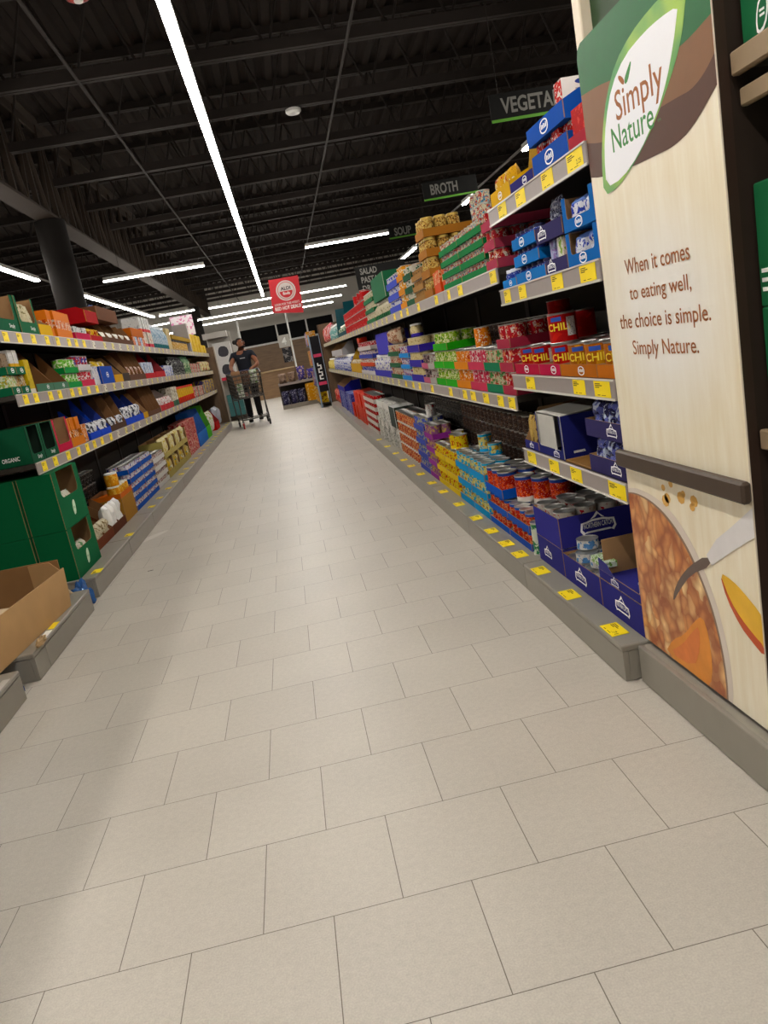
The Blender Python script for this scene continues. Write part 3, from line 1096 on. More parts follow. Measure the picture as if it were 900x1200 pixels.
def pouch_mesh(wd, h, th, m, seed=0, n=8, lay=False):
    """Filled bag: pillow with crimped ends and dents."""
    vs, fs = [], []
    for sgn in (-1, 1):
        for j in range(n + 1):
            for i in range(n + 1):
                u, v = i / n * 2 - 1, j / n * 2 - 1
                g = max(0, (1 - abs(u) ** 3) * (1 - abs(v) ** 4)) ** .6
                dn = noise.noise(Vector((u * 1.7 + seed * 3.1, v * 1.7, sgn * 2.3 + seed)))
                y = sgn * th / 2 * g * min(1, max(.3, .85 + .5 * dn))
                sx = 1 - .06 * (1 - abs(v)) + .03 * dn
                vs.append((max(-wd / 2, min(wd / 2, u * wd / 2 * sx)), th / 2 + y, (v * .5 + .5) * h * (1 + .03 * dn * (v > 0))))
    m1 = (n + 1) ** 2
    for s_ in (0, 1):
        for j in range(n):
            for i in range(n):
                a = s_ * m1 + j * (n + 1) + i
                fs.append([a, a + 1, a + n + 2, a + n + 1])
    zmin = min(p[2] for p in vs)
    if lay:
        vs = [(p[0], p[2], p[1]) for p in vs]
        zmin = min(p[2] for p in vs)
    vs = [(p[0], p[1], p[2] - zmin) for p in vs]
    bm = MB().add(vs, fs, 0, True)
    me = bm.mesh('pouch', [m])
    b = bmesh.new()
    b.from_mesh(me)
    bmesh.ops.remove_doubles(b, verts=b.verts, dist=1e-5)
    b.to_mesh(me)
    b.free()
    return me


def emblem_mesh(sz, m, kind='hex'):
    mb = MB()
    if kind == 'hex':        # rounded hexagonal ring with a word bar
        o = smooth_poly([(-.5, -.25), (-.2, -.46), (.2, -.46), (.5, -.25), (.5, .25), (.2, .46), (-.2, .46), (-.5, .25)], 1)
        i = [(p[0] * .8, p[1] * .8) for p in o]
        n = len(o)
        v = [(p[0] * sz, -.0006, p[1] * sz) for p in o] + [(p[0] * sz, -.0006, p[1] * sz) for p in i]
        v = [(p[0] * 1.6, p[1], p[2]) for p in v]
        mb.add(v, [[k, (k + 1) % n, n + (k + 1) % n, n + k] for k in range(n)])
        for k in range(5):
            x = (-.3 + .15 * k) * sz * 1.5
            mb.box(x - .07 * sz, x + .06 * sz, -.0007, -.0004, -.13 * sz, (.13 if k % 2 else .19) * sz)
    else:                    # ribbon with a mountain peak above it
        def ring(o, s_):
            cx = sum(p[0] for p in o) / len(o)
            cz = sum(p[1] for p in o) / len(o)
            i = [(cx + (p[0] - cx) * s_[0], cz + (p[1] - cz) * s_[1]) for p in o]
            n = len(o)
            mb.add([(p[0] * sz, -.0006, p[1] * sz) for p in o + i], [[k, (k + 1) % n, n + (k + 1) % n, n + k] for k in range(n)])
        ring([(-.5, -.12), (-.42, -.24), (-.36, -.2), (.36, -.2), (.42, -.24), (.5, -.12), (.46, .1), (.3, .12), (.16, .16), (-.16, .16), (-.3, .12), (-.46, .1)], (.88, .7))
        mb.add([(p[0] * sz, -.0006, p[1] * sz) for p in [(-.2, .16), (-.1, .24), (0, .36), (.1, .25), (.2, .16), (.12, .18), (.03, .28), (-.06, .2)]], [list(range(8))])
    return mb.mesh('emblem', [m])


def emblem(par, sz, x, z, kind='hex', col='f2f1f4', word=None, y=0.0):
    m = mat(col, .5, 0, 0)
    e = ob('emblem', cached(('emb', sz, col, kind), lambda: emblem_mesh(sz, m, kind)), par, (x, y - .0004, z))
    if kind == 'crest':
        t = text_mesh('NORTHERN CATCH', m, width=sz * .78, height=sz * .14, bold=.01)
        ob('emblem_word', t, e, (0, -.0007, -sz * .07))
    return e


def o_(n):
    return ORD[n]


PH_LV = ['lowest', 'second-level', 'third-level', 'fourth-level', 'fifth-level']


def put_can(k, y, v, z, d, h, lab, label, name, grp, near=False, cat='can', n=None):
    loc, rz = at(k, y, v, z)
    if near:
        o = ob(name, cached(('can', d, h, lab.name, 'n'), lambda: can_mesh(d, h, lab, 20, False)), None, loc, rz)
        ob('lid', cached(('canlid', d, h), lambda: can_lid_mesh(d, h, 20)), o)
    else:
        o = ob(name, cached(('can', d, h, lab.name), lambda: can_mesh(d, h, lab, 12)), None, loc, rz)
    tag(o, label, cat, grp)
    return o


def can_stack(k, y0, y1, name, what, col, trayc, lab, levels, ncan, rows=2, v=.004, z0=0.0, near=False, emb=None, tray_f=.42, top_rows=None, start_level=0, inner=None):
    """Stacked trays of cans: levels = list of can heights."""
    wd = y1 - y0 - .004
    d = (wd - .008) / ncan - .001
    yc = (y0 + y1) / 2
    z = z0
    for li, h in enumerate(levels):
        rr = rows if not (top_rows and li == len(levels) - 1) else top_rows
        lvn = PH_LV[li + start_level] if len(levels) > 1 else ''
        dp = rr * (d + .001) + .008
        loc, rz = at(k, yc, v, z)
        if trayc:
            tr = ob('cardboard_tray', cached(('tray', wd, dp, h, trayc, tray_f), lambda: tray_mesh(wd, dp, h * tray_f, h * tray_f, mat(trayc, .8, 0, .05, spec=.08, ink=True), inner or KRAFT)), None, loc, rz)
            tag(tr, ('%s %s tray of %ss, %s' % (lvn, col, what, PLACE[k])).strip(), 'tray')
            if emb:
                emblem(tr, h * tray_f * .75, emb * wd, h * tray_f * .52)
        lbl = '%s in %s %s tray, %s' % (what, ('the ' + lvn) if lvn else 'the', col, PLACE[k])
        if not trayc:
            lbl = '%s in %s row of the %s stack, %s' % (what, ('the ' + lvn.replace('-level', '')) if lvn else 'the', col, PLACE[k])
        for r_ in range(rr):
            for i in range(ncan):
                yy = y0 + .006 + (i + .5) * (d + .001)
                put_can(k, yy, v + .0045 + r_ * (d + .001), z + (.0035 if trayc else 0), d, h, lab, lbl, name, lbl, near)
        z += h + (.0045 if trayc else .0008)
    return z


def carton_row(k, y0, y1, n, h, dp, m, name, what, v=.004, z0=0.0, rows=1, cat='carton', extra='', depth_mats=None):
    wd = (y1 - y0) / n
    gap = .0006 if wd < .1 else .005
    for r_ in range(rows):
        for i in range(n):
            loc, rz = at(k, y0 + (i + .5) * wd, v + r_ * (dp + .021) + random.random() * .018, z0)
            mm = m[i % len(m)] if isinstance(m, (list, tuple)) else m
            o = ob(name, cached(('box', wd, dp, h, mm.name, id(mm)), lambda: MB().box(-wd / 2 + gap, wd / 2 - gap, 0, dp, 0, h, 0, .0015).mesh('carton', [mm])), None, loc, rz)
            lb = '%s, %s' % (what, PLACE[k])
            tag(o, lb, cat, lb if n * rows > 1 else None)


def bottle_row(k, y0, y1, n, h, m, capm, name, what, v=.004, z0=0.0, rows=1, neck=.45, cap_h=.12, shoulder=.62, cat='bottle', dmax=.2, capname='cap'):
    wd = (y1 - y0) / n
    d = min(wd, dmax) - .002
    lb = '%s, %s' % (what, PLACE[k])
    nn = 14 if y0 < 6 else 10
    for r_ in range(rows):
        for i in range(n):
            loc, rz = at(k, y0 + (i + .5) * wd, v + r_ * (d + .002), z0)
            o = ob(name, cached(('jar', d, h, m.name, id(m), neck, cap_h, shoulder), lambda: jar_mesh(d, h, m, capm, nn, neck, cap_h, shoulder)), None, loc, rz)
            ob(capname, cached(('cap', d, h, id(capm), neck, cap_h), lambda: jar_cap_mesh(d, h, capm, nn, neck, cap_h)), o)
            tag(o, lb, cat, lb if n * rows > 1 else None)


def plain_tray(k, y0, y1, h, dp, col, label, v=.004, z0=0.0, hb=None, sl=0.0, inner=None, emb=None, embk='hex', cat='tray', name='cardboard_tray', embs=None, bk=None):
    wd = y1 - y0 - .003
    loc, rz = at(k, (y0 + y1) / 2, v, z0)
    m = mat(col, .8, 0, .06, spec=.08, ink=True)
    o = ob(name, cached(('ptray', wd, dp, h, hb, col, sl, id(inner), bk), lambda: tray_mesh(wd, dp, h, hb or h, m, inner or KRAFT, sl, .003, bk)), None, loc, rz)
    tag(o, label, cat)
    if emb is not None:
        emblem(o, embs or min(h * .75, wd * .5), emb * wd, h * .5, embk)
    return o


def window_box(k, y0, y1, h, low, dp, col, label, v=.004, z0=0.0, mrg=.02, top=True, inner=None, emb=None, embz=.5):
    wd = y1 - y0 - .003
    loc, rz = at(k, (y0 + y1) / 2, v, z0)
    o = ob('display_case', cached(('wb', wd, dp, h, low, col, mrg, top), lambda: window_box_mesh(wd, dp, h, low, mrg, mat(col, .8, 0, .05, spec=.08, ink=True), inner or KRAFT, .003, top)), None, loc, rz)
    tag(o, label, 'display box')
    if emb:
        emblem(o, emb, 0, low * embz)
    return o


_ps = [0]


def pouches(k, y0, y1, n, h, th, m, name, what, v=.01, z0=0.0, rows=1, cat='bag', tilt=0.0, lay=False):
    wd = (y1 - y0) / n
    lb = '%s, %s' % (what, PLACE[k])
    for r_ in range(rows):
        for i in range(n):
            _ps[0] += 1
            sd = _ps[0] % 4
            mm = m[i % len(m)] if isinstance(m, (list, tuple)) else m
            loc, rz = at(k, y0 + (i + .5) * wd, v + r_ * (th + .002), z0)
            o = ob(name, cached(('pouch', wd, h, th, id(mm), sd, lay), lambda: pouch_mesh(wd * .94, h, th, mm, sd, 8, lay)), None, loc, rz)
            tag(o, lb, cat, lb if n * rows > 1 else None)


def bent_text(txt, m, rad, ang_w, h, zc, a0=0.0):
    """Lettering wrapped on a cylinder of the given radius whose axis is at (0, rad)."""
    me = text_mesh(txt, m, width=rad * ang_w, height=h, bold=.02).copy()
    for v in me.vertices:
        a = v.co.x / rad + a0
        v.co = Vector((math.sin(a) * (rad + .0006), rad - math.cos(a) * (rad + .0006), v.co.z + zc))
    return me


def slat_cases(k, y0, y1, n, h, hf, dp, col, what, inner=None, v=.004, z0=0.0, sl=.45, content=None):
    wd = (y1 - y0) / n
    for i in range(n):
        lb = '%s of the %s, %s' % (ORD[i], what, PLACE[k])
        plain_tray(k, y0 + i * wd, y0 + (i + 1) * wd, hf, dp, col, lb, v, z0, h, sl, inner or KRAFT_D, cat='display box', name='display_case', bk=hf)
        if content:
            content(y0 + i * wd + .004, y0 + (i + 1) * wd - .004, i)

# ============================================================ RIGHT SIDE, nearest unit
def side_box(k, y0, y1, h, dp, v, z0, front, side, name, label, cat='carton'):
    """Carton whose front print differs from its plain side panels."""
    wd = y1 - y0
    loc, rz = at(k, (y0 + y1) / 2, v, z0)
    o = ob(name, MB().box(-wd / 2, wd / 2, 0, dp, 0, h, 0, .0015).mesh('carton', [side]), None, loc, rz)
    ob('front_print', MB().box(-wd / 2 + .001, wd / 2 - .001, -.0006, -.0001, .001, h - .001).mesh('front_print', [front]), o)
    return tag(o, label, cat)


RW = pmat('c73a35', 'e7e2dd', 'efece8', (0, .2), scale=60, thr=.56)
RWS = pmat('ece8e4', 'b9b5b5', None, scale=120, thr=.6)
REDP = pmat('b8242c', 'd8584e', None, scale=35, thr=.6)
# --- top shelf
plain_tray('L1', 2.09, 2.222, .036, .25, 'b0424c', 'pinkish-red tray at the poster-board end of the near right top shelf')
o = side_box('L1', 2.103, 2.2, .1, .2, .012, .004, REDP, mat('b3222b', .4), 'food_carton', 'red carton lettered CO peeping out beside the poster board, top shelf')
t = ob('lettering', text_mesh('CO', mat('f1e9e0', .5, 0, 0), height=.02), o, (.0492, .05, .045), PI / 2)
plain_tray('L1', 2.226, 2.536, .062, .27, '2f56a8', 'lower blue tray of red-and-white cartons, near right top shelf', emb=0, embs=.046)
lb = 'red-and-white carton in the lower blue tray, near right top shelf'
for i in range(4):
    carton_row('L1', 2.24 + i * .074, 2.24 + i * .074 + .066, 1, .09, .2, RW, 'food_carton', lb, v=.012, z0=.004)
for o in [x for x in COL.objects if x.get('label', '').startswith(lb)]:
    o['label'] = o['group'] = lb
plain_tray('L1', 2.23, 2.556, .052, .27, '2f5ab0', 'upper blue tray set on red-and-white cartons, near right top shelf', z0=.0955, emb=0, embs=.044, hb=.075, sl=.2)
o = side_box('L1', 2.242, 2.3, .105, .14, .012, .0995, RW, mat('e6e2df', .45), 'food_carton', 'white-sided carton standing tallest in the upper blue tray, top shelf')
lg = ob('oval_logo', MB().prism([(.03 * math.cos(a), .008 * math.sin(a)) for a in [2 * PI * q / 16 for q in range(16)]], -.0006, 0, 'xz').mesh('oval_logo', [mat('26408f', .5)]), o, (.0292, .07, .09), PI / 2)
ob('oval_word', MB().box(-.016, .016, -.0002, 0, -.002, .002).mesh('oval_word', [WHITE]), lg, (0, -.0008, 0))
for q in range(6):
    ob('print_line', MB().box(-.03, .03 - .008 * (q % 3), -.0005, 0, 0, .0022).mesh('print_line', [mat('8c8a88', .5, 0, 0)]), o, (.0292, .07, .071 - .0075 * q), PI / 2)
plain_tray('L1', 2.54, 2.792, .037, .06, '2d2c70', 'flat dark blue tray with white emblem, near right top shelf', emb=.15, embs=.028)
plain_tray('L1', 2.56, 2.79, .05, .2, 'b58a1c', 'golden open case behind the flat dark blue tray, top shelf', v=.07, hb=.15, sl=.12, inner=mat('a47d1d', .6), cat='display box', name='display_case')
pouches('L1', 2.58, 2.7, 1, .12, .05, mat('cfcbc5', .4, 0, .1), 'packet', 'pale grey packet in the golden open case', v=.085, z0=.004)
plain_tray('L1', 2.795, 3.045, .054, .2, 'e2b40f', 'bright yellow tray of snack bags, far end of near right top shelf', hb=.125, sl=.85, emb=0, embs=.03)
pouches('L1', 2.803, 3.037, 2, .105, .06, pmat('d9a81a', 'b4432a', None, scale=30, thr=.58, blot2='eee3c0'), 'snack_bag', 'yellow snack bag in the bright yellow tray', v=.012, z0=.0045)

# --- second shelf
BW = pmat('e4e6ee', '3a4aa6', '2a3a98', (.0, .22), '6f87c4', .8, 40, .56)
for lv, (z0, pos) in enumerate(((0, 'lower'), (.102, 'upper'))):
    window_box('L2', 2.098, 2.338, .098, .034, .26, '2e6db4', '%s of two bright blue cut-out cases, near right second shelf' % pos, z0=z0, top=False, mrg=.03, emb=.034)
    pouches('L2', 2.112, 2.325, 2, .085, .06, BW, 'packet', 'white-and-blue packet in the %s bright blue cut-out case' % pos, v=.012, z0=z0 + .004)
NAVY = '39345f'
plain_tray('L2', 2.342, 2.54, .043, .25, NAVY, 'lower dark violet tray holding pastel cartons, near right second shelf', emb=-.22, embk='crest', embs=.075)
for i, (c1, c2, lb) in enumerate((('d9a08c', 'e9d9c4', 'peach-coloured carton, nearest in the lower dark violet tray'), ('e8e5da', '8fae5a', 'white-and-green carton, second in the lower dark violet tray'),
                                  ('b9b9d6', '8f7fb4', 'lilac carton, third in the lower dark violet tray'), ('b4bcdc', '9a86ba', 'pale blue carton, farthest in the lower dark violet tray'))):
    carton_row('L2', 2.348 + i * .0465, 2.348 + (i + 1) * .0465, 1, .1, .16, pmat(c1, c2, 'e8e0d2', (0, .3), scale=34, thr=.54), 'food_carton', lb, v=.012, z0=.004)
plain_tray('L2', 2.35, 2.6, .052, .25, NAVY, 'upper dark violet tray resting on pastel cartons, near right second shelf', z0=.1055, emb=-.24, embk='crest', embs=.08)
pouches('L2', 2.42, 2.52, 3, .12, .03, pmat('7d7f96', '2f3148', None, scale=60, thr=.5, blot2='c9c9d6'), 'packet', 'upright blue-grey packet in the upper dark violet tray', v=.03, z0=.109)
TUBE = pmat('2d3f96', 'd9dcec', None, scale=50, thr=.57)
for lv in range(3):
    a = 2.545 if lv == 0 else 2.58 + .012 * lv
    pos = ('lowest', 'middle', 'top')[lv]
    plain_tray('L2', a, 2.868, .038, .25, '3578bd', '%s of three stacked light blue trays, near right second shelf' % pos, z0=.0605 * lv, emb=-.05, embs=.034)
    bottle_row('L2', a + .006, 2.862, 5, .055, TUBE, mat('26264a', .4), 'squeeze_tube', 'dark blue capped pack in the %s light blue tray' % pos, v=.012, z0=.0605 * lv + .0035, neck=.8, cap_h=.2, shoulder=.7, cat='packet', dmax=.055)
plain_tray('L2', 2.872, 3.05, .031, .2, '3f86cc', 'small light blue tray with blue tubes at the shelf end, second shelf', emb=.1, embs=.022)
bottle_row('L2', 2.88, 3.042, 3, .064, TUBE, mat('d9dbe6', .4), 'squeeze_tube', 'blue tube in the small light blue tray', v=.012, z0=.0035, neck=.8, cap_h=.2, shoulder=.7, cat='packet', dmax=.05)

# --- third shelf: chilli cans
CR = pmat('a81c27', 'c23a34', None, scale=14, thr=.6, marks=False)
CB = pmat('a8651f', 'c98f3c', None, scale=14, thr=.6, marks=False)
CHY = mat('e3c52f', .5, 0, 0)


def chili(k, y, v, z, d, h, lab, label, grp, colr, white=True):
    o = put_can(k, y, v, z, d, h, lab, label, 'chili_can', grp, True)
    r = d / 2
    if colr:
        key = ('chtxt', d, h)
        ob('lettering', cached(key, lambda: bent_text('CHILI', CHY, r * .98, 1.7, h * .25, h * .43, .85)), o, (0, r * .02, 0))
        def patch(a0, a1, z0, z1, off):
            mb = MB()
            vs = []
            for i in range(7):
                a = a0 + (a1 - a0) * i / 6
                vs += [(math.sin(a) * r * off, r - math.cos(a) * r * off, h * zz) for zz in (z0, z1)]
            return mb.add(vs, [[2 * i, 2 * i + 2, 2 * i + 3, 2 * i + 1] for i in range(6)], 0, True)
        ob('blue_logo', cached(('chlogo', d, h), lambda: patch(.35, 1.15, .74, .88, .99).mesh('blue_logo', [mat('2c4b9c', .5, 0, 0)])), o)

        panel = lambda: patch(1.5, 2.2, .22, .84, .992).mesh('nutrition_panel', [pmat('ece7e4', '8d8482', None, scale=230, thr=.6)])
        ob('nutrition_panel', cached(('chpan', d, h), panel), o)
    return o


for y0, y1, ys, col, cname, lab, ew in ((2.752, 3.048, (2.82, 2.96), 'b53048', 'far red tray of chilli cans', CR, 0), (2.532, 2.75, (2.6,), 'b83250', 'middle red tray of chilli cans', CR, .2),
                                        (2.222, 2.53, (2.3, 2.44), 'b9702c', 'large orange-brown tray of chilli cans', CB, .1), (2.09, 2.22, (2.155,), 'c07430', 'small orange-brown tray beside the poster board', CB, None)):
    plain_tray('L3', y0, y1, .04, .32, col, cname + ', near right third shelf', emb=ew, embs=.032)
    for r_ in range(3):
        for yy in ys:
            lb = ('front-row can in the ' if r_ == 0 else 'back-row can in the ') + cname + ', third shelf'
            if r_ == 0:
                chili('L3', yy, .008, .0035, .102, .102, lab, lb, lb, True)
            else:
                put_can('L3', yy, .008 + r_ * .1035, .0035, .102, .102, lab, lb, 'chili_can', lb, True)
chili('L3', 2.6, .008, .1065, .1, .102, CR, 'single red chilli can standing on top of the front row, third shelf', None, True)
for yy, vv, lab, lb in ((2.13, .1, CB, 'brown can on top of the back row beside the poster board'), (2.25, .16, CB, 'brown can deep on the second layer, right of the single red can'),
                        (2.44, .16, CR, 'dark red can deep on the second layer, just right of the single can'), (2.705, .12, CR, 'dark red can on the second layer left of the single red can'),
                        (2.81, .12, CR, 'second dark red can left of the single red can, upper layer'), (2.93, .13, CR, 'leftmost dark red can of the upper layer, third shelf')):
    put_can('L3', yy, vv, .1065, .1, .1, lab, lb, 'chili_can', None, True)
put_can('L3', 2.93, .13, .2075, .09, .05, CR, 'red can raised on a third layer under the second shelf', 'chili_can', None, True)

# --- fourth shelf
BAG = pmat('2c2b52', '6a70b4', None, scale=22, thr=.53, blot2='c9d2e6')
for lv, (z0, pos) in enumerate(((0, 'lower'), (.118, 'upper'))):
    plain_tray('L4', 2.088, 2.37, .056, .26, NAVY, '%s dark violet crest tray beside the poster board, fourth shelf' % pos, z0=z0, emb=.22, embk='crest', embs=.075)
    pouches('L4', 2.1, 2.36, 3, .108, .06, BAG, 'packet', 'dark packet with blue print in the %s crest tray' % pos, v=.015, z0=z0 + .0045)
r = plain_tray('L4', 2.374, 2.6, .006, .3, '8c6a44', 'empty flattened brown tray base on the fourth shelf', inner=KRAFT)
GREYC = mat('b5b2aa', .7, 0, .06)
window_box('L4', 2.61, 2.885, .16, .032, .36, '26296a', 'large dark blue open case with grey inside, near right fourth shelf', top=False, mrg=.012, inner=GREYC, emb=None)
o = [x for x in COL.objects if x.get('label', '').startswith('large dark blue open case')][0]
ob('grey_flap', MB().box(-.12, .06, .004, .006, .03, .155).mesh('grey_flap', [GREYC]), o)
fl = ob('grey_flap', MB().box(-.135, .135, 0, .34, 0, .002).mesh('grey_flap', [GREYC]), o, (0, .004, .16))
fl.rotation_euler = (.06, 0, 0)
emblem(o, .06, .06, .016, 'crest')
ob('small_print', MB().box(-.022, .022, -.0006, 0, 0, .003).box(-.022, .02, -.0006, 0, .0045, .0075).mesh('small_print', [WHITE]), o, (.1366, .06, .02), PI / 2)
plain_tray('L4', 2.89, 3.062, .035, .25, '2f2e72', 'brown-lined open case leaning at the far end of the fourth shelf', hb=.155, sl=.3, emb=0, embs=.05, embk='crest', cat='display box', name='display_case')
pouches('L4', 2.9, 3.05, 3, .13, .03, pmat('c0a36a', '6d5a3c', None, scale=30, thr=.6), 'packet', 'tan packet in the brown-lined open case', v=.02, z0=.0045)

# --- bottom deck, purple-blue fish cases
PB = '37367c'
FISH = pmat('d8d6d2', '5f86b4', None, scale=30, thr=.56)
FISHR = pmat('d9d2cc', 'b5323a', 'b23038', (.1, .5), scale=40, thr=.6)
plain_tray('RD', 2.1, 2.418, .108, .3, PB, 'lower violet case right beside the poster board, bottom deck', emb=.02, embk='crest', embs=.11)
for r_ in range(3):
    for i in range(3):
        lb = 'silver-lidded can in the lower violet case beside the poster board'
        put_can('RD', 2.16 + i * .096, .012 + r_ * .094, .0035, .092, .1, FISH, lb, 'fish_can', lb, True)
o = plain_tray('RD', 2.1, 2.418, .03, .3, PB, 'torn-open violet case with brown inside, stacked beside the poster board', z0=.1125, hb=.125, sl=.95, emb=-.1, embk='crest', embs=.06, cat='display box', name='display_case')
ob('torn_flap', MB().prism([(-.155, .03), (-.03, .03), (-.075, .05), (-.09, .062), (-.155, .07)], .0005, .0035, 'xz', 0).mesh('torn_flap', [mat(PB, .6, 0, .06, ink=True)]), o)
ob('side_flap', MB().box(.1555, .1585, 0, .08, .0, .115).mesh('side_flap', [mat(PB, .6, 0, .06, ink=True)]), o)
ob('raised_flap', MB().box(-.158, -.1535, .02, .28, .03, .13).mesh('raised_flap', [KRAFT]), o)
for r_ in range(2):
    for i in range(3):
        if (r_, i) in ((0, 2), (0, 1)):
            continue
        lb = 'silver can in the torn-open violet case'
        put_can('RD', 2.16 + i * .092, .03 + r_ * .094, .116, .09, .036, FISH, lb, 'fish_can', lb, True)
lb = 'second-layer silver can in the torn-open violet case'
for i in (0, 2):
    put_can('RD', 2.16 + i * .092, .124, .1525, .09, .036, FISH, lb, 'fish_can', lb, True)
o = side_box('RD', 2.39, 2.5, .022, .05, .02, .1475, pmat('8fae6a', 'dfe7d6', None, scale=60, thr=.5), pmat('7fa45c', 'd9e2cf', None, scale=60, thr=.5), 'food_carton', 'small green-and-white sachet box lying over the torn case edge')
o.location = (XR + .012, 2.445, .122 + .146)
plain_tray('RD', 2.424, 2.782, .106, .3, PB, 'open violet case of silver tins between the torn and the tall case', emb=-.02, embk='crest', embs=.11)
for r_ in range(3):
    for i in range(4):
        lb = 'silver tin in the middle open violet case'
        put_can('RD', 2.472 + i * .0865, .01 + r_ * .088, .0035, .084, .096, FISH, lb, 'fish_can', lb, True)
lb = 'silver tin stacked proud above the middle open violet case'
for yy, vv in ((2.56, .03), (2.645, .01), (2.645, .1), (2.732, .055)):
    put_can('RD', yy, vv, .1, .084, .036, FISH, lb, 'fish_can', lb, True)
put_can('RD', 2.69, .035, .1365, .084, .036, FISH, 'topmost silver tin above the middle open violet case', 'fish_can', None, True)
plain_tray('RD', 2.786, 3.09, .114, .36, PB, 'closed-looking violet case under the tall violet case, bottom deck', emb=-.1, embk='crest', embs=.09)
o = plain_tray('RD', 2.786, 3.09, .125, .36, '3a3888', 'tall upper violet case full of red-banded cans, bottom deck', z0=.117)
em = emblem(o, .15, 0, 0, 'crest')
em.location, em.rotation_euler = (.1519, .16, .072), (0, 0, PI / 2)
for r_ in range(4):
    for i in range(3):
        lb = 'red-banded silver-lidded can in the tall upper violet case'
        put_can('RD', 2.838 + i * .1, .008 + r_ * .088, .1205, .086, .146 if r_ else .138, FISHR, lb, 'fish_can', lb, True)
# block carrying the upper case
lb = 'silver tin inside the closed-looking violet case'
for r_ in range(2):
    for i in range(3):
        put_can('RD', 2.838 + i * .1, .03 + r_ * .2, .0035, .086, .11, FISH, lb, 'fish_can', lb)
put_can('RD', 3.15, -.002, 0, .066, .15, pmat('3f7a55', 'cfd9c4', 'd7dccb', (.45, .8), scale=30, thr=.55), 'tall green-and-white tin standing alone in front of the tomato trays', 'drink_tin', None, True)

# ============================================================ RIGHT SIDE, long run
TOM = pmat('b23a2a', 'd98d6a', 'e2dcd2', (0, .16), '3557a4', .8, 40, .56, blot2='4f7a3a')
TOM2 = pmat('a8342a', 'd8603f', 'dcd5cc', (0, .2), '35509c', .84, 32, .53)
# tomatoes
can_stack('RD', 3.2, 3.535, 'tomato_can', 'tomato can', 'near blue', '3355ad', TOM, [.082, .082], 4, 2, near=True, emb=0)
can_stack('RD', 3.54, 3.893, 'tomato_can', 'tomato can', 'far blue', '3058b0', TOM, [.082, .082], 4, 2, near=True, emb=0)
can_stack('RD', 3.575, 3.893, 'tomato_can', 'big tomato can', 'top blue', '2f5cb8', TOM2, [.13], 3, 2, z0=.174, near=True, tray_f=.38)
for i, (yy, vv) in enumerate(((3.48, .05), (3.375, .1), (3.27, .15), (3.48, .155), (3.375, .21))):
    put_can('RD', yy, vv, .174, .098, .128, TOM2, '%s loose big tomato can on the near blue trays' % ('leftmost front', 'second', 'right-hand', 'left rear', 'rear middle')[i], 'tomato_can', None, True)
# pineapple
PIN = pmat('d9cf8a', '3fa0c8', '2f98cc', (.0, .2), '46a6cf', .84, 28, .54, blot2='b58b3a')
for a, b, q in ((3.9, 4.245, 'near'), (4.25, 4.6, 'far')):
    can_stack('RD', a, b, 'pineapple_can', 'pineapple can', q + ' sky-blue', '2f95cb', PIN, [.1, .1, .1], 4, 2, near=False)
put_can('RD', 4.27, .09, .3145, .082, .11, PIN, 'single sky-blue and yellow can on top of the sky-blue trays', 'pineapple_can', None, True)
put_can('RD', 4.1, .1, .3145, .08, .07, PIN, 'short sky-blue can right of the single tall can', 'pineapple_can', None, True)
YEL = pmat('dcc22c', 'b0522c', 'e6c81e', (0, .28), scale=34, thr=.57)
for a, b, q in ((4.608, 4.94, 'near'), (4.945, 5.278, 'far')):
    can_stack('RD', a, b, 'fruit_can', 'yellow fruit can', q + ' yellow', 'e2c41c', YEL, [.092, .092, .092], 4, 2)
lb = 'loose yellow fruit can on top of the yellow trays'
for yy, vv in ((4.66, .03), (4.76, .02), (4.87, .06)):
    put_can('RD', yy, vv, .2905, .088, .1, YEL, lb, 'fruit_can', lb)
PUR = pmat('8f5a86', 'c9b06a', '8f3f90', (0, .3), scale=36, thr=.54)
can_stack('RD', 5.284, 5.6, 'mixed_fruit_can', 'purple fruit can', 'purple', '8c3c8c', PUR, [.095, .095, .095, .1], 4, 2)
VIO = pmat('5360ae', 'b9b78c', '4452a6', (0, .35), scale=36, thr=.56)
can_stack('RD', 5.606, 6.045, 'mixed_fruit_can', 'violet-blue fruit can', 'violet-blue', '4450a6', VIO, [.105, .105, .105, .1], 5, 2)
ORD_ = pmat('a8482c', 'd9a070', 'd6d0c2', (0, .14), scale=40, thr=.55, blot2='7d2a1f')
can_stack('RD', 6.05, 7.11, 'soup_can', 'orange-red can', 'orange-red', None, ORD_, [.1, .1, .1, .1], 10, 2)
put_can('RD', 5.75, .07, .43, .08, .09, pmat('e0dcd8', 'a83a3a', None, scale=20, thr=.6), 'white-and-red can on top of the violet-blue stack', 'soup_can', None)
WG = pmat('d6d3cb', '6a6b64', 'e2dfd8', (.7, 1.0), scale=30, thr=.57)
carton_row('RD', 7.12, 8.75, 9, .22, .16, [WG, pmat('c9c6bd', '4c5248', None, scale=26, thr=.55)], 'food_carton', 'pale grey carton of the lower row beyond the orange-red cans')
carton_row('RD', 7.5, 8.55, 4, .21, .2, [WG], 'food_carton', 'pale grey carton of the upper row beyond the orange-red cans', z0=.2215)
plain_tray('RD', 7.13, 7.49, .2, .2, '3b423d', 'dark charcoal open case on the pale grey cartons, bottom right deck', z0=.2215, inner=WHITE, cat='display box', name='display_case')
RWH = pmat('a81f2a', 'd9c9c4', None, scale=30, thr=.62, marks=False)
can_stack('RD', 8.765, 9.95, 'tomato_paste_can', 'red can', 'white-fronted', 'd6cdc6', RWH, [.088] * 5, 8, 1, tray_f=.55)
ORB = pmat('c4401f', 'dd7d54', None, scale=22, thr=.6, marks=False)
carton_row('RD', 9.96, 12.06, 8, .22, .25, ORB, 'cereal_carton', 'orange-red carton of the lower row')
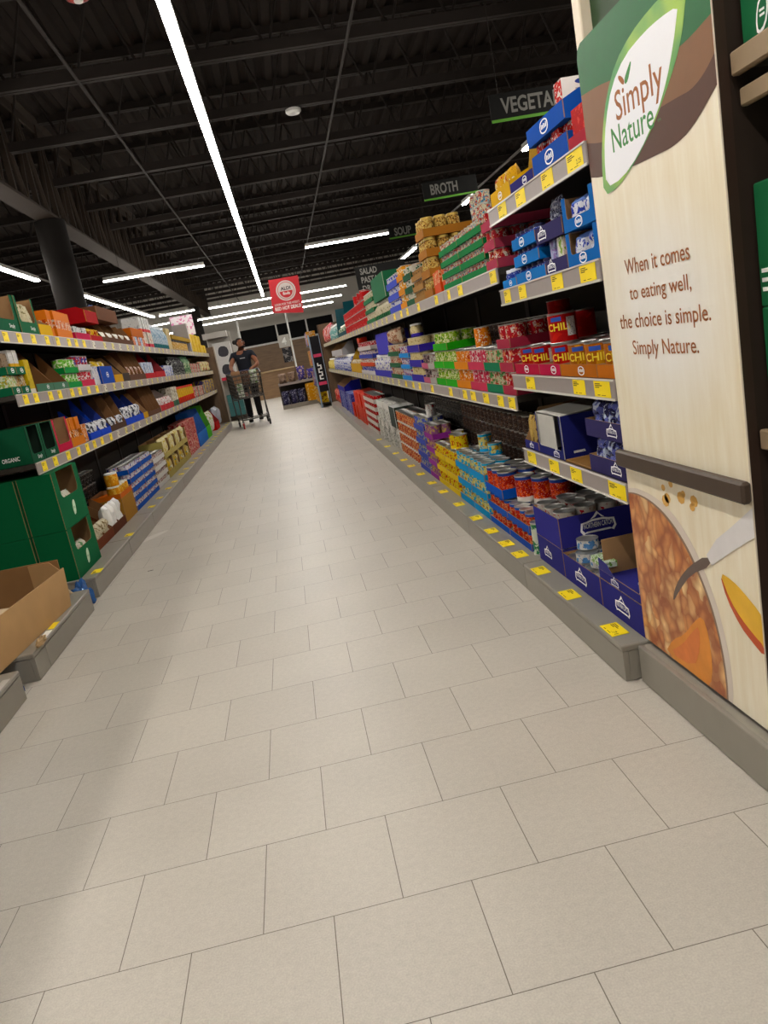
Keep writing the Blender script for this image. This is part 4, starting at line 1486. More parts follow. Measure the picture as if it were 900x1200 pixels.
carton_row('RD', 9.96, 11.5, 6, .2, .25, pmat('d0452f', 'c9745c', None, scale=22, thr=.6, marks=False), 'cereal_carton', 'orange-red carton of the upper row', z0=.2215)
carton_row('RD', 12.08, 14.8, 9, .34, .25, [pmat('3f3f92', '7d86b8', None, scale=18, thr=.57), pmat('4c5290', 'b0b0c8', None, scale=18, thr=.55)], 'cereal_carton', 'tall violet-blue carton')
plain_tray('RD', 13.2, 14.8, .08, .3, '2f2f92', 'dark blue peaked case on the violet-blue cartons', z0=.3415, hb=.17, sl=.5, cat='display box', name='display_case')
pouches('RD', 14.85, 16.5, 5, .28, .12, pmat('b5352f', 'd99b84', None, scale=14, thr=.55), 'snack_bag', 'red snack bag at the far end')
# cans in the dark behind the lower stacks
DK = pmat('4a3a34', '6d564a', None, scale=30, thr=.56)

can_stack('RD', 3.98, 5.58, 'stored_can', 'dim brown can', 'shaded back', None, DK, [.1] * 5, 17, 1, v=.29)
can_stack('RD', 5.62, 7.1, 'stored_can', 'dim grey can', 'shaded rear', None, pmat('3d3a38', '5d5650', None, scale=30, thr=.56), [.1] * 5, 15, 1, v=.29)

# ---- middle shelf
CANR = pmat('b0343a', 'e0cfc4', None, scale=42, thr=.56, blot2='d98a6a')
can_stack('B', 3.075, 3.27, 'vegetable_can', 'red tomato can', 'dull red', 'a33e4e', CANR, [.094, .094, .094], 2, 3, near=True, emb=.0, top_rows=3)
CANG = pmat('c9c0a4', 'b2453c', None, scale=42, thr=.53, blot2='4f8a52')
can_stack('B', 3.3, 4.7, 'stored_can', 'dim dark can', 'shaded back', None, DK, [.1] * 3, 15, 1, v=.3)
can_stack('B', 3.275, 3.54, 'vegetable_can', 'tomato mix can', 'dark green', '1f7654', CANG, [.094, .094], 3, 2, near=True, emb=0)
CANP = pmat('c2475c', 'e6d2d0', None, scale=42, thr=.56)
can_stack('B', 3.545, 3.86, 'vegetable_can', 'pink-labelled can', 'pink-red', 'c44a60', CANP, [.096, .096], 3, 2, near=True, emb=0)
CANO = pmat('d9842c', 'e9dcc0', None, scale=38, thr=.57, blot2='b5481f')
can_stack('B', 3.865, 4.175, 'vegetable_can', 'orange carrot can', 'orange', 'dd8f2c', CANO, [.096, .096], 3, 2)
put_can('B', 3.82, .05, .2015, .085, .1, CANO, 'single orange can standing on the pink-labelled cans', 'vegetable_can', None)
CANV = pmat('8fae4a', 'dfe0b4', None, scale=40, thr=.54, blot2='3f7a2c')
can_stack('B', 4.18, 4.465, 'bean_can', 'green bean can', 'near bright green', '43a62c', CANV, [.098, .098], 3, 2)
can_stack('B', 4.47, 4.752, 'bean_can', 'green bean can', 'far bright green', '43a62c', CANV, [.098, .098], 3, 2)
can_stack('B', 4.3, 4.7, 'bean_can', 'green bean can', 'top bright green', '3f9f2a', CANV, [.1], 4, 2, z0=.2065)
CANW = pmat('b9b4ac', '7d5a5a', None, scale=40, thr=.56)
can_stack('B', 4.758, 4.97, 'vegetable_can', 'grey-labelled can', 'pale grey', 'b3afa8', CANW, [.09, .09], 2, 2)
can_stack('B', 4.975, 5.2, 'vegetable_can', 'olive can', 'dusty pink', 'c06a80', pmat('4a3a3c', 'a88d8c', None, scale=40, thr=.56), [.09, .09], 2, 2)
CRM = pmat('d6c69c', 'a38f62', '3b2f92', (.0, .3), scale=30, thr=.6)
can_stack('B', 5.207, 5.7, 'soup_can', 'cream-topped jar', 'deep violet', '3a2e94', CRM, [.1, .1, .1], 5, 2, tray_f=.5)
bottle_row('B', 5.4, 5.56, 2, .09, CRM, WHITE, 'jar', 'cream jar on top of the deep violet trays', v=.02, z0=.3145, neck=.8, cap_h=.15, cat='jar')
can_stack('B', 5.707, 6.16, 'soup_can', 'white-and-blue can', 'light blue', '4089cc', pmat('cfc7cc', '4a58a0', None, scale=30, thr=.54, blot2='b5484c'), [.082, .082, .082], 5, 2)
can_stack('B', 6.17, 6.81, 'soup_can', 'cream-labelled can', 'forest green', '2a5c3e', pmat('c9b9a2', 'a5523f', None, scale=26, thr=.54), [.09, .09, .09], 6, 2)
pouches('B', 6.2, 6.75, 3, .13, .1, pmat('cdb7a0', '9c6a52', None, scale=22, thr=.55), 'snack_bag', 'cream bag on the forest green trays', z0=.2845)
plain_tray('B', 6.82, 8.04, .06, .2, '3d3a9c', 'violet tray of white bottles, long middle right shelf')
BTL = pmat('d6d3cf', '5e5aa6', None, scale=30, thr=.57)
bottle_row('B', 6.83, 8.03, 9, .2, BTL, WHITE, 'milk_bottle', 'white-and-violet bottle in the violet tray', v=.008, z0=.0035, neck=.5)
plain_tray('B', 6.84, 7.7, .2, .2, '453fa8', 'upright violet case over the white bottles, middle right shelf', z0=.205, v=.03, cat='display box', name='display_case')
for q, (c1, c2) in enumerate((('c9c4c4', '3f479c'), ('c0503a', 'd9cfc6'), ('3d4496', 'c9b9b4'), ('c9c2bd', 'a8323a'))):
    can_stack('B', 8.05, 9.47, 'soup_can', ('white', 'orange', 'blue', 'red')[q] + ' small can', ('white', 'orange', 'blue', 'red')[q] + '-fronted', c1, pmat(c2, c1, None, scale=30, thr=.55), [.085], 9, 1, z0=.0905 * q, tray_f=.5)
carton_row('B', 9.2, 9.47, 2, .06, .1, ORB, 'food_carton', 'small orange carton topping the mixed stack', z0=.3625)
plain_tray('B', 9.5, 10.9, .12, .25, 'c29a1f', 'golden yellow case beyond the mixed small cans', hb=.3, sl=.5, inner=mat('b08c22', .6), cat='display box', name='display_case')
pouches('B', 9.52, 10.88, 7, .16, .08, pmat('d9cdb4', 'a88a3a', None, scale=18, thr=.55), 'snack_bag', 'cream bag in the golden yellow case', z0=.0045)
bottle_row('B', 10.95, 14.6, 22, .24, pmat('c9cbd6', '3f4aa0', None, scale=22, thr=.55), WHITE, 'milk_bottle', 'small white-and-blue bottle', neck=.5)
plain_tray('B', 12.0, 14.6, .1, .2, 'b8b5b6', 'pale peaked case above the small blue bottles', z0=.2415, hb=.2, sl=.6, cat='display box', name='display_case')
bottle_row('B', 14.65, 16.5, 10, .2, pmat('d9c98a', 'c9b02c', None, scale=22, thr=.55), WHITE, 'milk_bottle', 'small yellow bottle at the far end', neck=.5)

# ---- long top shelf
can_stack('A', 3.082, 3.243, 'vegetable_can', 'red-and-white small can', 'pinkish red', 'b04c5e', CANR, [.072, .072, .072], 2, 4, near=True, emb=0, tray_f=.52)
CGT = pmat('cfc7b0', 'b5483f', None, scale=55, thr=.53, blot2='4f86a0')
can_stack('A', 3.25, 3.7, 'tomato_paste_tin', 'small tomato can', 'near green', '1f7c47', CGT, [.052] * 4, 7, 3, emb=0, tray_f=.55)
can_stack('A', 3.705, 4.12, 'tomato_paste_tin', 'small tomato can', 'far green', '1f7c47', CGT, [.052] * 4, 7, 3, emb=0, tray_f=.55)
lb = 'loose small tomato can piled on the near green trays'
for i in range(3):
    for z0 in (.2275, .2805):
        put_can('A', 3.3 + i * .062, .02, z0, .06, .052, CGT, lb, 'tomato_paste_tin', lb)
carton_row('A', 4.126, 4.43, 4, .12, .1, pmat('d4622c', 'e8c9a0', 'cf5a2a', (0, .45), scale=40, thr=.56), 'food_carton', 'bright orange carton right of the jar stack')
JAR = pmat('a8804a', 'd2b878', None, scale=50, thr=.52, blot2='5f3f22')
z = 0
for lv in range(4):
    wd = .24
    plain_tray('A', 4.437, 4.677, .045, .3, 'a5713f', '%s brown tray of jars, long top right shelf' % PH_LV[lv], z0=z)
    bottle_row('A', 4.442, 4.672, 3, .104, JAR, mat('b99a4e', .35, .6), 'broth_jar', 'golden-capped jar in the %s brown jar tray' % PH_LV[lv], v=.008, z0=z + .0035, rows=3, neck=.86, cap_h=.14, shoulder=.76, cat='jar')
    z += .109
TAN = pmat('9c7850', '3f3025', 'a37c50', (0, .45), scale=46, thr=.58)
can_stack('A', 4.682, 5.04, 'broth_carton', 'brown broth pack', 'tan', 'a27b50', TAN, [.062, .062, .062], 5, 2, tray_f=.55)
can_stack('A', 5.046, 5.358, 'soup_can', 'white-topped pack', 'deep green', '235439', pmat('cfc9bb', '3f6a4c', None, scale=30, thr=.56), [.078, .078, .078], 3, 2, tray_f=.5)
YB_ = pmat('d99a34', 'e9dfc4', None, scale=30, thr=.55)
can_stack('A', 5.364, 5.635, 'soup_can', 'yellow-orange can', 'amber', 'd8912c', YB_, [.09, .09, .09], 3, 2, tray_f=.45)
can_stack('A', 5.64, 6.2, 'soup_can', 'white-capped blue can', 'medium blue', '4a58bc', pmat('c6c6d2', '4552b0', None, scale=30, thr=.55), [.085, .085, .085], 6, 2, tray_f=.55)
CRB = pmat('c6bda4', '8a8566', '2f6b44', (0, .3), scale=26, thr=.58)
bottle_row('A', 6.21, 7.2, 8, .15, CRB, mat('e2ddd0', .4), 'dressing_bottle', 'cream-and-green bottle under the big green case', neck=.5)
plain_tray('A', 6.3, 7.1, .2, .26, '336b4b', 'big dark green case on top of the cream bottles, top right shelf', z0=.1515, inner=mat('d3c9b4', .6), cat='display box', name='display_case')
can_stack('A', 7.23, 7.96, 'soup_can', 'cream-and-green pack', 'mid green', '2f6f48', CRB, [.09, .09, .09], 7, 1)
RED4 = pmat('b0222e', 'd9a09a', None, scale=30, thr=.66, blot2='7d1f2a', marks=False)
can_stack('A', 7.98, 9.4, 'ketchup_can', 'red can', 'nearer red', None, RED4, [.085] * 3, 13, 1)
lb = 'red can standing on the nearer red row stack'
for i, yy in enumerate((8.04, 8.15, 8.26, 8.48, 8.6, 8.92)):
    put_can('A', yy, .004, .258, .105, .085 + .02 * (i % 2), RED4, lb, 'ketchup_can', lb)
can_stack('A', 9.41, 10.7, 'ketchup_can', 'red can', 'farther red', None, RED4, [.085] * 3, 11, 1)
plain_tray('A', 10.8, 12.4, .06, .3, '1f4c54', 'teal case with high back beyond the red cans', v=.02, z0=0, hb=.44, sl=.1, inner=mat('24545c', .6), cat='display box', name='display_case')
bottle_row('A', 10.82, 12.38, 9, .16, pmat('c4c6b6', '3f7a54', None, scale=20, thr=.54), WHITE, 'dressing_bottle', 'pale green bottle in the teal case', v=.03, z0=.0045)
bottle_row('A', 12.45, 14.2, 10, .24, pmat('6fa3a0', 'd6dcd8', None, scale=18, thr=.55), WHITE, 'dressing_bottle', 'teal bottle beyond the teal case', neck=.5)
pouches('A', 14.25, 16.55, 8, .33, .14, [pmat('c2606a', 'e6cdca', None, scale=12, thr=.53), pmat('b53a30', 'd98a6a', None, scale=12, thr=.55)], 'snack_bag', 'pink-and-red bag at the far end')

# ============================================================ LEFT SIDE
DG = '235c40'
# --- top shelf
window_box('LA', 4.61, 4.965, .225, .075, .3, DG, 'nearer dark green cut-out case, empty brown inside, top left shelf', top=False, mrg=.04, emb=None)
o = [x for x in COL.objects if x.get('label', '').startswith('nearer dark green cut-out')][0]
ob('lettering', text_mesh('Simply', WHITE, width=.09, height=.03), o, (.06, -.0004, .02))
plain_tray('LA', 4.545, 4.6, .06, .3, DG, 'green-edged brown case cropped by the left picture edge, top shelf', hb=.2, sl=.6, cat='display box', name='display_case')
pouches('LA', 4.55, 4.595, 1, .26, .04, mat('cfccc0', .4, 0, .1), 'food_bag', 'pale bag poking up at the left picture edge', v=.02, z0=.0045)
window_box('LA', 5.0, 5.345, .23, .075, .3, '2c6445', 'farther dark green cut-out case filled with cream bags, top left shelf', top=False, mrg=.03)
o = [x for x in COL.objects if x.get('label', '').startswith('farther dark green cut-out')][0]
ob('lettering', text_mesh('Simply', WHITE, width=.09, height=.03), o, (.06, -.0004, .02))
pouches('LA', 5.01, 5.335, 2, .2, .1, pmat('d6cdb0', '8d8560', None, scale=24, thr=.6), 'food_bag', 'cream bag in the farther green case', v=.012, z0=.0045)
plain_tray('LA', 5.36, 5.64, .075, .2, 'e0b51c', 'yellow tray before the orange cartons, top left shelf', hb=.17, sl=.7)
OR = pmat('d97a26', 'e9dcc9', 'dd8226', (0, .34), 'd97f2e', .66, 40, .54, blot2='a8442c')
carton_row('LA', 5.37, 5.63, 2, .2, .1, pmat('c9642c', 'e0a070', None, scale=20, thr=.6), 'food_carton', 'dark orange carton behind the yellow tray', v=.215)
carton_row('LA', 5.652, 6.225, 5, .19, .15, OR, 'food_carton', 'bright orange carton in the row')
plain_tray('LA', 6.25, 6.7, .055, .25, 'bf3a58', 'crimson tray with little white boxes, top left shelf')
carton_row('LA', 6.27, 6.68, 3, .1, .12, pmat('d9d5d4', '4a4a5c', None, scale=40, thr=.58), 'food_carton', 'white box in the crimson tray', v=.012, z0=.0045)
YI = mat('c9a02a', .6)
plain_tray('LA', 6.71, 7.13, .05, .28, 'a82630', 'lower red case with yellow inside, top left shelf', hb=.155, sl=.55, inner=YI, cat='display box', name='display_case')
plain_tray('LA', 6.71, 7.13, .1, .28, 'a3242e', 'upper red case with yellow rim, tallest on the near top left shelf', z0=.158, hb=.13, sl=.2, inner=YI, cat='display box', name='display_case')
pouches('LA', 6.72, 7.12, 3, .11, .08, pmat('d9b23a', 'a8372c', None, scale=20, thr=.55), 'snack_bag', 'yellow bag in the lower red case', v=.012, z0=.0045)
BR = '5e4030'
slat_cases('LA', 7.14, 8.55, 5, .2, .05, .2, BR, 'dark brown slanted cases', content=lambda a, b, i: pouches('LA', a, b, 1, .1, .06, mat('d6cfc4', .5, 0, .15), 'packet', 'white packet in the %s dark brown case' % ORD[i], v=.02, z0=.0045))
plain_tray('LA', 7.16, 8.0, .12, .28, '6a4836', 'large brown case on top of the slanted brown cases, top left shelf', z0=.2025, cat='display box', name='display_case')
pouches('LA', 7.3, 7.9, 2, .15, .1, mat('4a64a0', .4, 0, .15), 'food_bag', 'blue bag in the large brown case', v=.04, z0=.2065)
ORT = pmat('c96a2a', 'e6d9c8', None, scale=24, thr=.56)
carton_row('LA', 8.56, 9.27, 5, .1, .2, [ORT, pmat('cfd3dc', '4a7ab4', None, scale=24, thr=.55)], 'food_carton', 'orange or blue carton of the lower row')
plain_tray('LA', 8.56, 9.27, .09, .25, 'b8682c', 'orange-brown case upon the lower cartons, top left shelf', z0=.1015, cat='display box', name='display_case')
carton_row('LA', 9.29, 9.88, 4, .18, .2, pmat('d6d2c4', 'c04a50', 'c23c4c', (0, .25), scale=20, thr=.58), 'food_carton', 'white-and-red carton of the lower row')
carton_row('LA', 9.29, 9.88, 4, .17, .2, pmat('d9d9d6', '9c9ca0', 'c9484c', (0, .2), scale=20, thr=.58), 'food_carton', 'white-and-red carton of the upper row', z0=.1815)
bottle_row('LA', 9.95, 11.2, 9, .3, pmat('b9c6d0', '8aa4b4', '2d6a70', (0, .22), scale=18, thr=.56), mat('c9d2dc', .4), 'detergent_bottle', 'pale bottle with teal base', neck=.5)
carton_row('LA', 11.22, 11.58, 1, .3, .2, pmat('cdb98c', 'b9a270', None, scale=8, thr=.6), 'food_carton', 'tall cream carton beside the jars')
bottle_row('LA', 11.62, 13.35, 13, .16, pmat('c29a58', 'dcc69c', None, scale=22, thr=.56), mat('241c18', .4), 'spice_jar', 'amber jar with black cap', neck=.85, cap_h=.22, shoulder=.7, cat='jar')
plain_tray('LA', 11.65, 13.9, .06, .2, 'a8891f', 'long yellow tray lying on the amber jars, top left shelf', z0=.1615, hb=.12, sl=.6)
YC = pmat('d9b21c', 'e6cf5a', None, scale=16, thr=.55)
carton_row('LA', 14.1, 16.5, 10, .16, .2, YC, 'food_carton', 'bright yellow carton of the lower row')
carton_row('LA', 14.1, 15.6, 6, .16, .2, YC, 'food_carton', 'bright yellow carton of the upper row', z0=.1615)
carton_row('LA', 13.92, 14.08, 1, .5, .25, mat('9a9490', .6), 'grey_panel', 'grey upright panel before the yellow cartons', cat='panel')
o = ob('promo_card', MB().box(-.2, .2, 0, .01, 0, .36, 0, .001).mesh('promo_card', [pmat('ece6ea', 'd68ab0', None, scale=12, thr=.58)]), None, (XL - .14, 14.5, 1.62 + .3225), 0)
tag(o, 'white card with pink print standing on the bright yellow cartons', 'sign')

# --- second shelf
CG = pmat('d9ddc9', '8fae5f', None, scale=50, thr=.53, blot2='c9a03a')
for a, b, q in ((4.545, 4.69, 'near'), (4.695, 4.85, 'far')):
    cm = CG if q == 'near' else pmat('cfc9b4', 'b98a2c', None, scale=40, thr=.53, blot2='6d4a2c')
    plain_tray('LB', a, b, .045, .25, '1f5f41', '%s green tray on the second left shelf, bottom layer' % q, emb=.1, embs=.03)
    carton_row('LB', a + .005, b - .006, 2, .108, .1, cm, 'food_carton', 'small carton in the %s bottom-layer green tray' % q, v=.012, z0=.0045, rows=2)
    plain_tray('LB', a, b, .045, .25, '1f5f41', '%s green tray on the second left shelf, upper layer' % q, z0=.1145, emb=.1, embs=.03)
carton_row('LB', 4.7, 4.84, 2, .14, .1, pmat('dcd9d4', 'b9b6b2', 'd6ac2c', (.3, .45), scale=90, thr=.6), 'food_carton', 'white-and-yellow carton in the upper far green tray', v=.02, z0=.119)
carton_row('LB', 4.56, 4.67, 1, .12, .1, pmat('8d7a66', '5f4c3a', None, scale=30, thr=.55), 'food_carton', 'brown carton in the upper near green tray', v=.02, z0=.119)
carton_row('LB', 4.858, 4.96, 1, .2, .2, pmat('c9b02f', 'a8962c', 'd9d4c8', (0, .12), scale=20, thr=.6), 'food_carton', 'upright yellow carton between green trays and brown peaks')
for i in range(2):
    a = 4.97 + i * .352
    o = plain_tray('LB', a, a + .35, .05, .17, '82592f', '%s brown peaked case with green base, second left shelf' % ('nearer', 'farther')[i], hb=.275, sl=.93, bk=.05, inner=mat('6f4b28', .8), cat='display box', name='display_case')
    ob('green_base', MB().box(-.173, .173, -.0012, -.0002, 0, .049).mesh('green_base', [mat('1f5f41', .5)]), o)
    emblem(o, .03, .05, .025, y=-.0013)
GB = pmat('6fae4a', 'd9e2c4', '2f8a45', (0, .3), scale=40, thr=.55)
for lv in range(2):
    can_stack('LB', 5.68, 6.045, 'tea_carton', 'green pack', ('lower', 'upper')[lv] + ' leaf-green', '2f8a48', GB, [.1], 4, 1, z0=.1055 * lv)
RP = pmat('b5353f', 'dcd6d4', None, scale=40, thr=.54)
can_stack('LB', 6.055, 6.45, 'tea_carton', 'red-and-white pack', 'lower rose', 'c9455c', RP, [.115], 4, 1)
can_stack('LB', 6.055, 6.45, 'tea_carton', 'red-and-white pack', 'upper pale grey', 'c9c4c4', pmat('a8323c', '3a4a9c', None, scale=30, thr=.55, blot2='dcdada'), [.11], 4, 1, z0=.1205)
carton_row('LB', 6.455, 6.72, 2, .15, .2, pmat('d9d8da', '4a5a9c', None, scale=20, thr=.6), 'food_carton', 'white carton beside the blue case')
plain_tray('LB', 6.725, 7.185, .15, .25, '24479c', 'plain blue case, second left shelf', cat='display box', name='display_case', emb=0, embs=.05)
pouches('LB', 6.74, 7.17, 2, .2, .1, pmat('c2a62c', 'e2dccb', None, scale=16, thr=.56), 'snack_bag', 'yellow bag rising from the plain blue case', v=.03, z0=.0045)
plain_tray('LB', 7.2, 7.56, .07, .25, 'cf9f28', 'amber slanted case, second left shelf', hb=.25, sl=.6, cat='display box', name='display_case')
plain_tray('LB', 7.57, 7.9, .08, .28, '3f332c', 'near-black slanted case, second left shelf', hb=.28, sl=.5, cat='display box', name='display_case')
slat_cases('LB', 7.91, 8.76, 4, .3, .06, .17, BR, 'brown slanted cases', content=lambda a, b, i: pouches('LB', a, b, 1, .14, .06, pmat('8d5a48', 'd2c4b4', None, scale=24, thr=.55), 'packet', 'reddish packet in the %s brown slanted case' % ORD[i], v=.02, z0=.0045))
plain_tray('LB', 8.78, 9.45, .06, .25, 'b52f36', 'red tray of pale packs, second left shelf')
carton_row('LB', 8.79, 9.44, 4, .18, .15, pmat('c6cad6', '6a7cb0', None, scale=20, thr=.58), 'food_carton', 'pale blue pack in the red tray', v=.012, z0=.0045)
plain_tray('LB', 9.46, 10.19, .07, .18, 'b02a34', 'bright red peaked case, second left shelf', hb=.31, sl=.85, bk=.07, inner=mat('8f2a30', .7), cat='display box', name='display_case')
carton_row('LB', 10.2, 10.98, 5, .14, .2, pmat('cfd2da', '3a4ab0', None, scale=18, thr=.55), 'food_carton', 'white-and-blue carton next to black bottles')
bottle_row('LB', 11.0, 12.3, 10, .26, pmat('1f1f22', 'b9bcb4', None, scale=22, thr=.6), mat('16161a', .35), 'sauce_bottle', 'black bottle', neck=.4)
bottle_row('LB', 12.32, 13.1, 6, .28, pmat('3f6a44', 'b9c4a0', None, scale=22, thr=.57), mat('3a7a48', .35), 'sauce_bottle', 'green bottle', neck=.4)
carton_row('LB', 13.12, 14.6, 8, .16, .2, [pmat('b03038', 'd9cfc4', None, scale=16, thr=.55), pmat('8f8270', 'c9bfa8', None, scale=16, thr=.55)], 'food_carton', 'red or tan carton near the end')
pouches('LB', 14.65, 16.5, 7, .2, .1, [pmat('c9bf90', 'a83238', None, scale=14, thr=.56), pmat('d9cf9a', 'e8e2c8', None, scale=14, thr=.55)], 'snack_bag', 'pale yellow bag at the end')

# --- third shelf
for a, b, q in ((4.545, 4.785, 'nearer'), (4.79, 5.055, 'farther')):
    window_box('LC', a, b, .215, .05, .38, '1d4f36', '%s dark green cut-out case on the third left shelf' % q, top=True, mrg=.03, inner=mat('16271d', .8))
    o = [x for x in COL.objects if x.get('label', '').startswith(q + ' dark green cut-out case on the third')][0]
    ob('lettering', text_mesh('Simply', WHITE, width=.08, height=.028), o, (.02, -.0004, .012))
    carton_row('LC', a + .02, a + .09, 1, .08, .1, KRAFT, 'food_carton', 'brown packet in the %s third-shelf green case' % q, v=.02, z0=.0045)
    if q == 'nearer':
        ob('side_lettering', text_mesh('ORGANIC', WHITE, width=.1, height=.024, bold=.01), o, (-.1192, .12, .03), -PI / 2)
window_box('LC', 5.06, 5.38, .215, .05, .3, 'b8354c', 'crimson cut-out case, third left shelf', top=False, mrg=.03)
plain_tray('LC', 5.39, 5.72, .06, .2, 'd0803a', 'orange tray, third left shelf')
OR3 = pmat('cf7f38', 'e2d6c4', None, scale=36, thr=.56, blot2='3a2a22')
carton_row('LC', 5.4, 5.71, 3, .105, .12, OR3, 'food_carton', 'orange carton of the lower layer in the orange tray', v=.012, z0=.0045)
carton_row('LC', 5.4, 5.71, 3, .085, .12, pmat('d07c34', 'dd9a58', None, scale=20, thr=.6), 'food_carton', 'orange carton of the upper layer', v=.012, z0=.1105)
carton_row('LC', 5.73, 5.87, 1, .13, .12, OR3, 'food_carton', 'single orange carton beside the blue peaks', v=.006)
BLU = '2748b4'
WB = pmat('dcdcdf', '3a3d48', None, scale=26, thr=.52)
for i, (a, b) in enumerate(((5.885, 6.22), (6.225, 6.57))):
    plain_tray('LC', a, b, .05, .19, BLU, '%s of the near pair of blue peaked cases, third left shelf' % ORD[i], hb=.25 + .07 * i, sl=.9, bk=.05, inner=mat('22378c', .6), cat='display box', name='display_case')
    pouches('LC', a + .01, b - .01, 2, .12, .07, WB, 'snack_bag', 'black-and-white bag in the %s near blue peaked case' % ORD[i], v=.012, z0=.0045)
slat_cases('LC', 6.58, 7.2, 2, .31, .05, .19, '4c372a', 'dark brown cases between the blue peaks', content=lambda a, b, i: pouches('LC', a, b, 2, .11, .07, WB, 'snack_bag', 'black-and-white bag in the %s dark brown case' % ORD[i], v=.012, z0=.0045))
for i, (a, b) in enumerate(((7.21, 7.65), (7.655, 8.09))):
    plain_tray('LC', a, b, .06, .19, BLU, '%s of the far pair of blue peaked cases, third left shelf' % ORD[i], hb=.33 - .05 * i, sl=.8, bk=.06, inner=mat('22378c', .6), cat='display box', name='display_case')
    pouches('LC', a + .01, b - .01, 2, .16, .07, WB, 'snack_bag', 'black-and-white bag in the %s far blue peaked case' % ORD[i], v=.012, z0=.0045)
plain_tray('LC', 8.1, 8.35, .06, .25, 'c29a34', 'amber slanted case, third left shelf', hb=.28, sl=.6, cat='display box', name='display_case')
slat_cases('LC', 8.36, 9.22, 4, .32, .05, .17, BR, 'brown upright slatted cases')
slat_cases('LC', 9.23, 10.29, 3, .26, .07, .25, 'b03a3c', 'red slanted cases', inner=mat('c9b9b0', .6), sl=.8, content=lambda a, b, i: pouches('LC', a, b, 2, .15, .07, pmat('dcd6d2', 'b03038', None, scale=20, thr=.55), 'snack_bag', 'white-and-red bag in the %s red slanted case' % ORD[i], v=.012, z0=.0045))
carton_row('LC', 10.3, 10.88, 3, .25, .15, pmat('cfc9ba', '8a8272', '2d5a40', (0, .28), scale=16, thr=.56), 'food_carton', 'cream-and-green carton beside orange tubs')
bottle_row('LC', 10.9, 12.75, 11, .23, pmat('c9a22f', 'd9ba4a', 'c8462c', (0, .4), scale=16, thr=.6), mat('cf3d28', .4), 'snack_tub', 'yellow-and-red tub with red lid', neck=.95, cap_h=.12, shoulder=.85, cat='tub')
carton_row('LC', 12.8, 14.4, 8, .17, .2, [pmat('a83038', 'd9c4b4', None, scale=16, thr=.55), pmat('8d8478', 'c9c2b4', None, scale=16, thr=.56)], 'food_carton', 'red or grey carton near the end')
carton_row('LC', 14.45, 16.5, 9, .24, .2, [pmat('3f3566', 'c9b03a', None, scale=16, thr=.56), pmat('c9ab3a', '4a3f6a', None, scale=16, thr=.55)], 'food_carton', 'violet-and-yellow carton at the end')

# --- bottom deck
for v0, dp, q, (z0, h, r_) in [(v, d, q, r) for (v, d, q) in ((-.06, .2, 'front'), (.15, .24, 'rear')) for r in ((0, .305, 'lower'), (.308, .345, 'upper'))]:
    window_box('LD', 4.56 if q == 'front' else 4.545, 5.1, h, h * .52, dp, '1f6440', '%s big green case of the %s column, bottom left deck' % (r_, q), v=v0, z0=z0, top=True, mrg=.09, inner=KRAFT)
    if q == 'front':
        o = COL.objects[-1]
        o = [x for x in COL.objects if x.get('label', '').startswith('%s big green case of the front' % r_)][0]
        lo = h * .26
        mb = MB().prism(smooth_poly([(-.03, -.045), (-.034, 0), (-.012, .045), (.028, .05), (.032, .012), (.012, -.035)], 1), -.0008, -.0002, 'xz')
        le = ob('leaf_logo', mb.mesh('leaf_logo', [mat('bcd6b8', .5)]), o, (.0, 0, lo))
        ob('logo_word', text_mesh('Simply', mat('1f6440', .5), width=.045, height=.018), le, (0, -.001, -.008))
        pouches('LD', 4.66, 5.0, 2, h * .56, .1, pmat('cfcabb', '5f8a5c', None, scale=22, thr=.6), 'food_bag', 'pale bag in the %s front green case' % r_, v=v0 + .02, z0=z0 + .0045)
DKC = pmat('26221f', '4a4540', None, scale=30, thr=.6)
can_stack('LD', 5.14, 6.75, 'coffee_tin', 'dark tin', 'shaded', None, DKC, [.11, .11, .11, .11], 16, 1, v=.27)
BB = pmat('cfc5ac', '8d7a5c', None, scale=24, thr=.6)
slat_cases('LD', 5.13, 5.8, 3, .2, .07, .26, '6b3a28', 'reddish-brown trays of cream bags', sl=.9, content=lambda a, b, i: pouches('LD', a, b, 2, .15, .09, BB, 'flour_bag', 'cream bag in the %s reddish-brown tray' % ORD[i], v=.012, z0=.0045))
slat_cases('LD', 5.81, 6.27, 2, .25, .07, .26, '5d3424', 'darker brown trays of white bags', sl=.9, content=lambda a, b, i: pouches('LD', a, b, 2, .22, .1, mat('dad8d2', .45, 0, .08), 'flour_bag', 'white bag in the %s darker brown tray' % ORD[i], v=.006, z0=.0045))
plain_tray('LD', 6.29, 6.74, .2, .26, 'a07742', 'kraft case under the orange tray, bottom left deck', hb=.2, cat='display box', name='display_case')
plain_tray('LD', 6.29, 6.74, .04, .26, 'c06a2c', 'orange tray of amber tubs, bottom left deck', z0=.2005)
AMB = pmat('cf8f2f', 'e0b463', None, scale=24, thr=.55)
bottle_row('LD', 6.3, 6.73, 4, .1, AMB, mat('c9c2b4', .4), 'snack_tub', 'amber tub in the orange tray', v=.012, z0=.204, neck=.9, cap_h=.12, shoulder=.84, cat='tub')
bottle_row('LD', 6.33, 6.44, 1, .11, AMB, mat('dcd9d2', .4), 'snack_tub', 'single amber tub stacked above the orange tray', v=.012, z0=.3045, neck=.9, cap_h=.12, shoulder=.84, cat='tub')
WBL = pmat('d9d8dc', '34489c', None, scale=30, thr=.57, blot2='a8444c')
for a, b, q in ((6.77, 7.36, 'near'), (7.365, 7.945, 'far')):
    can_stack('LD', a, b, 'milk_tin', 'white tin', q + ' strong-blue', '2550a0', WBL, [.078] * 5, 6, 2, tray_f=.55)
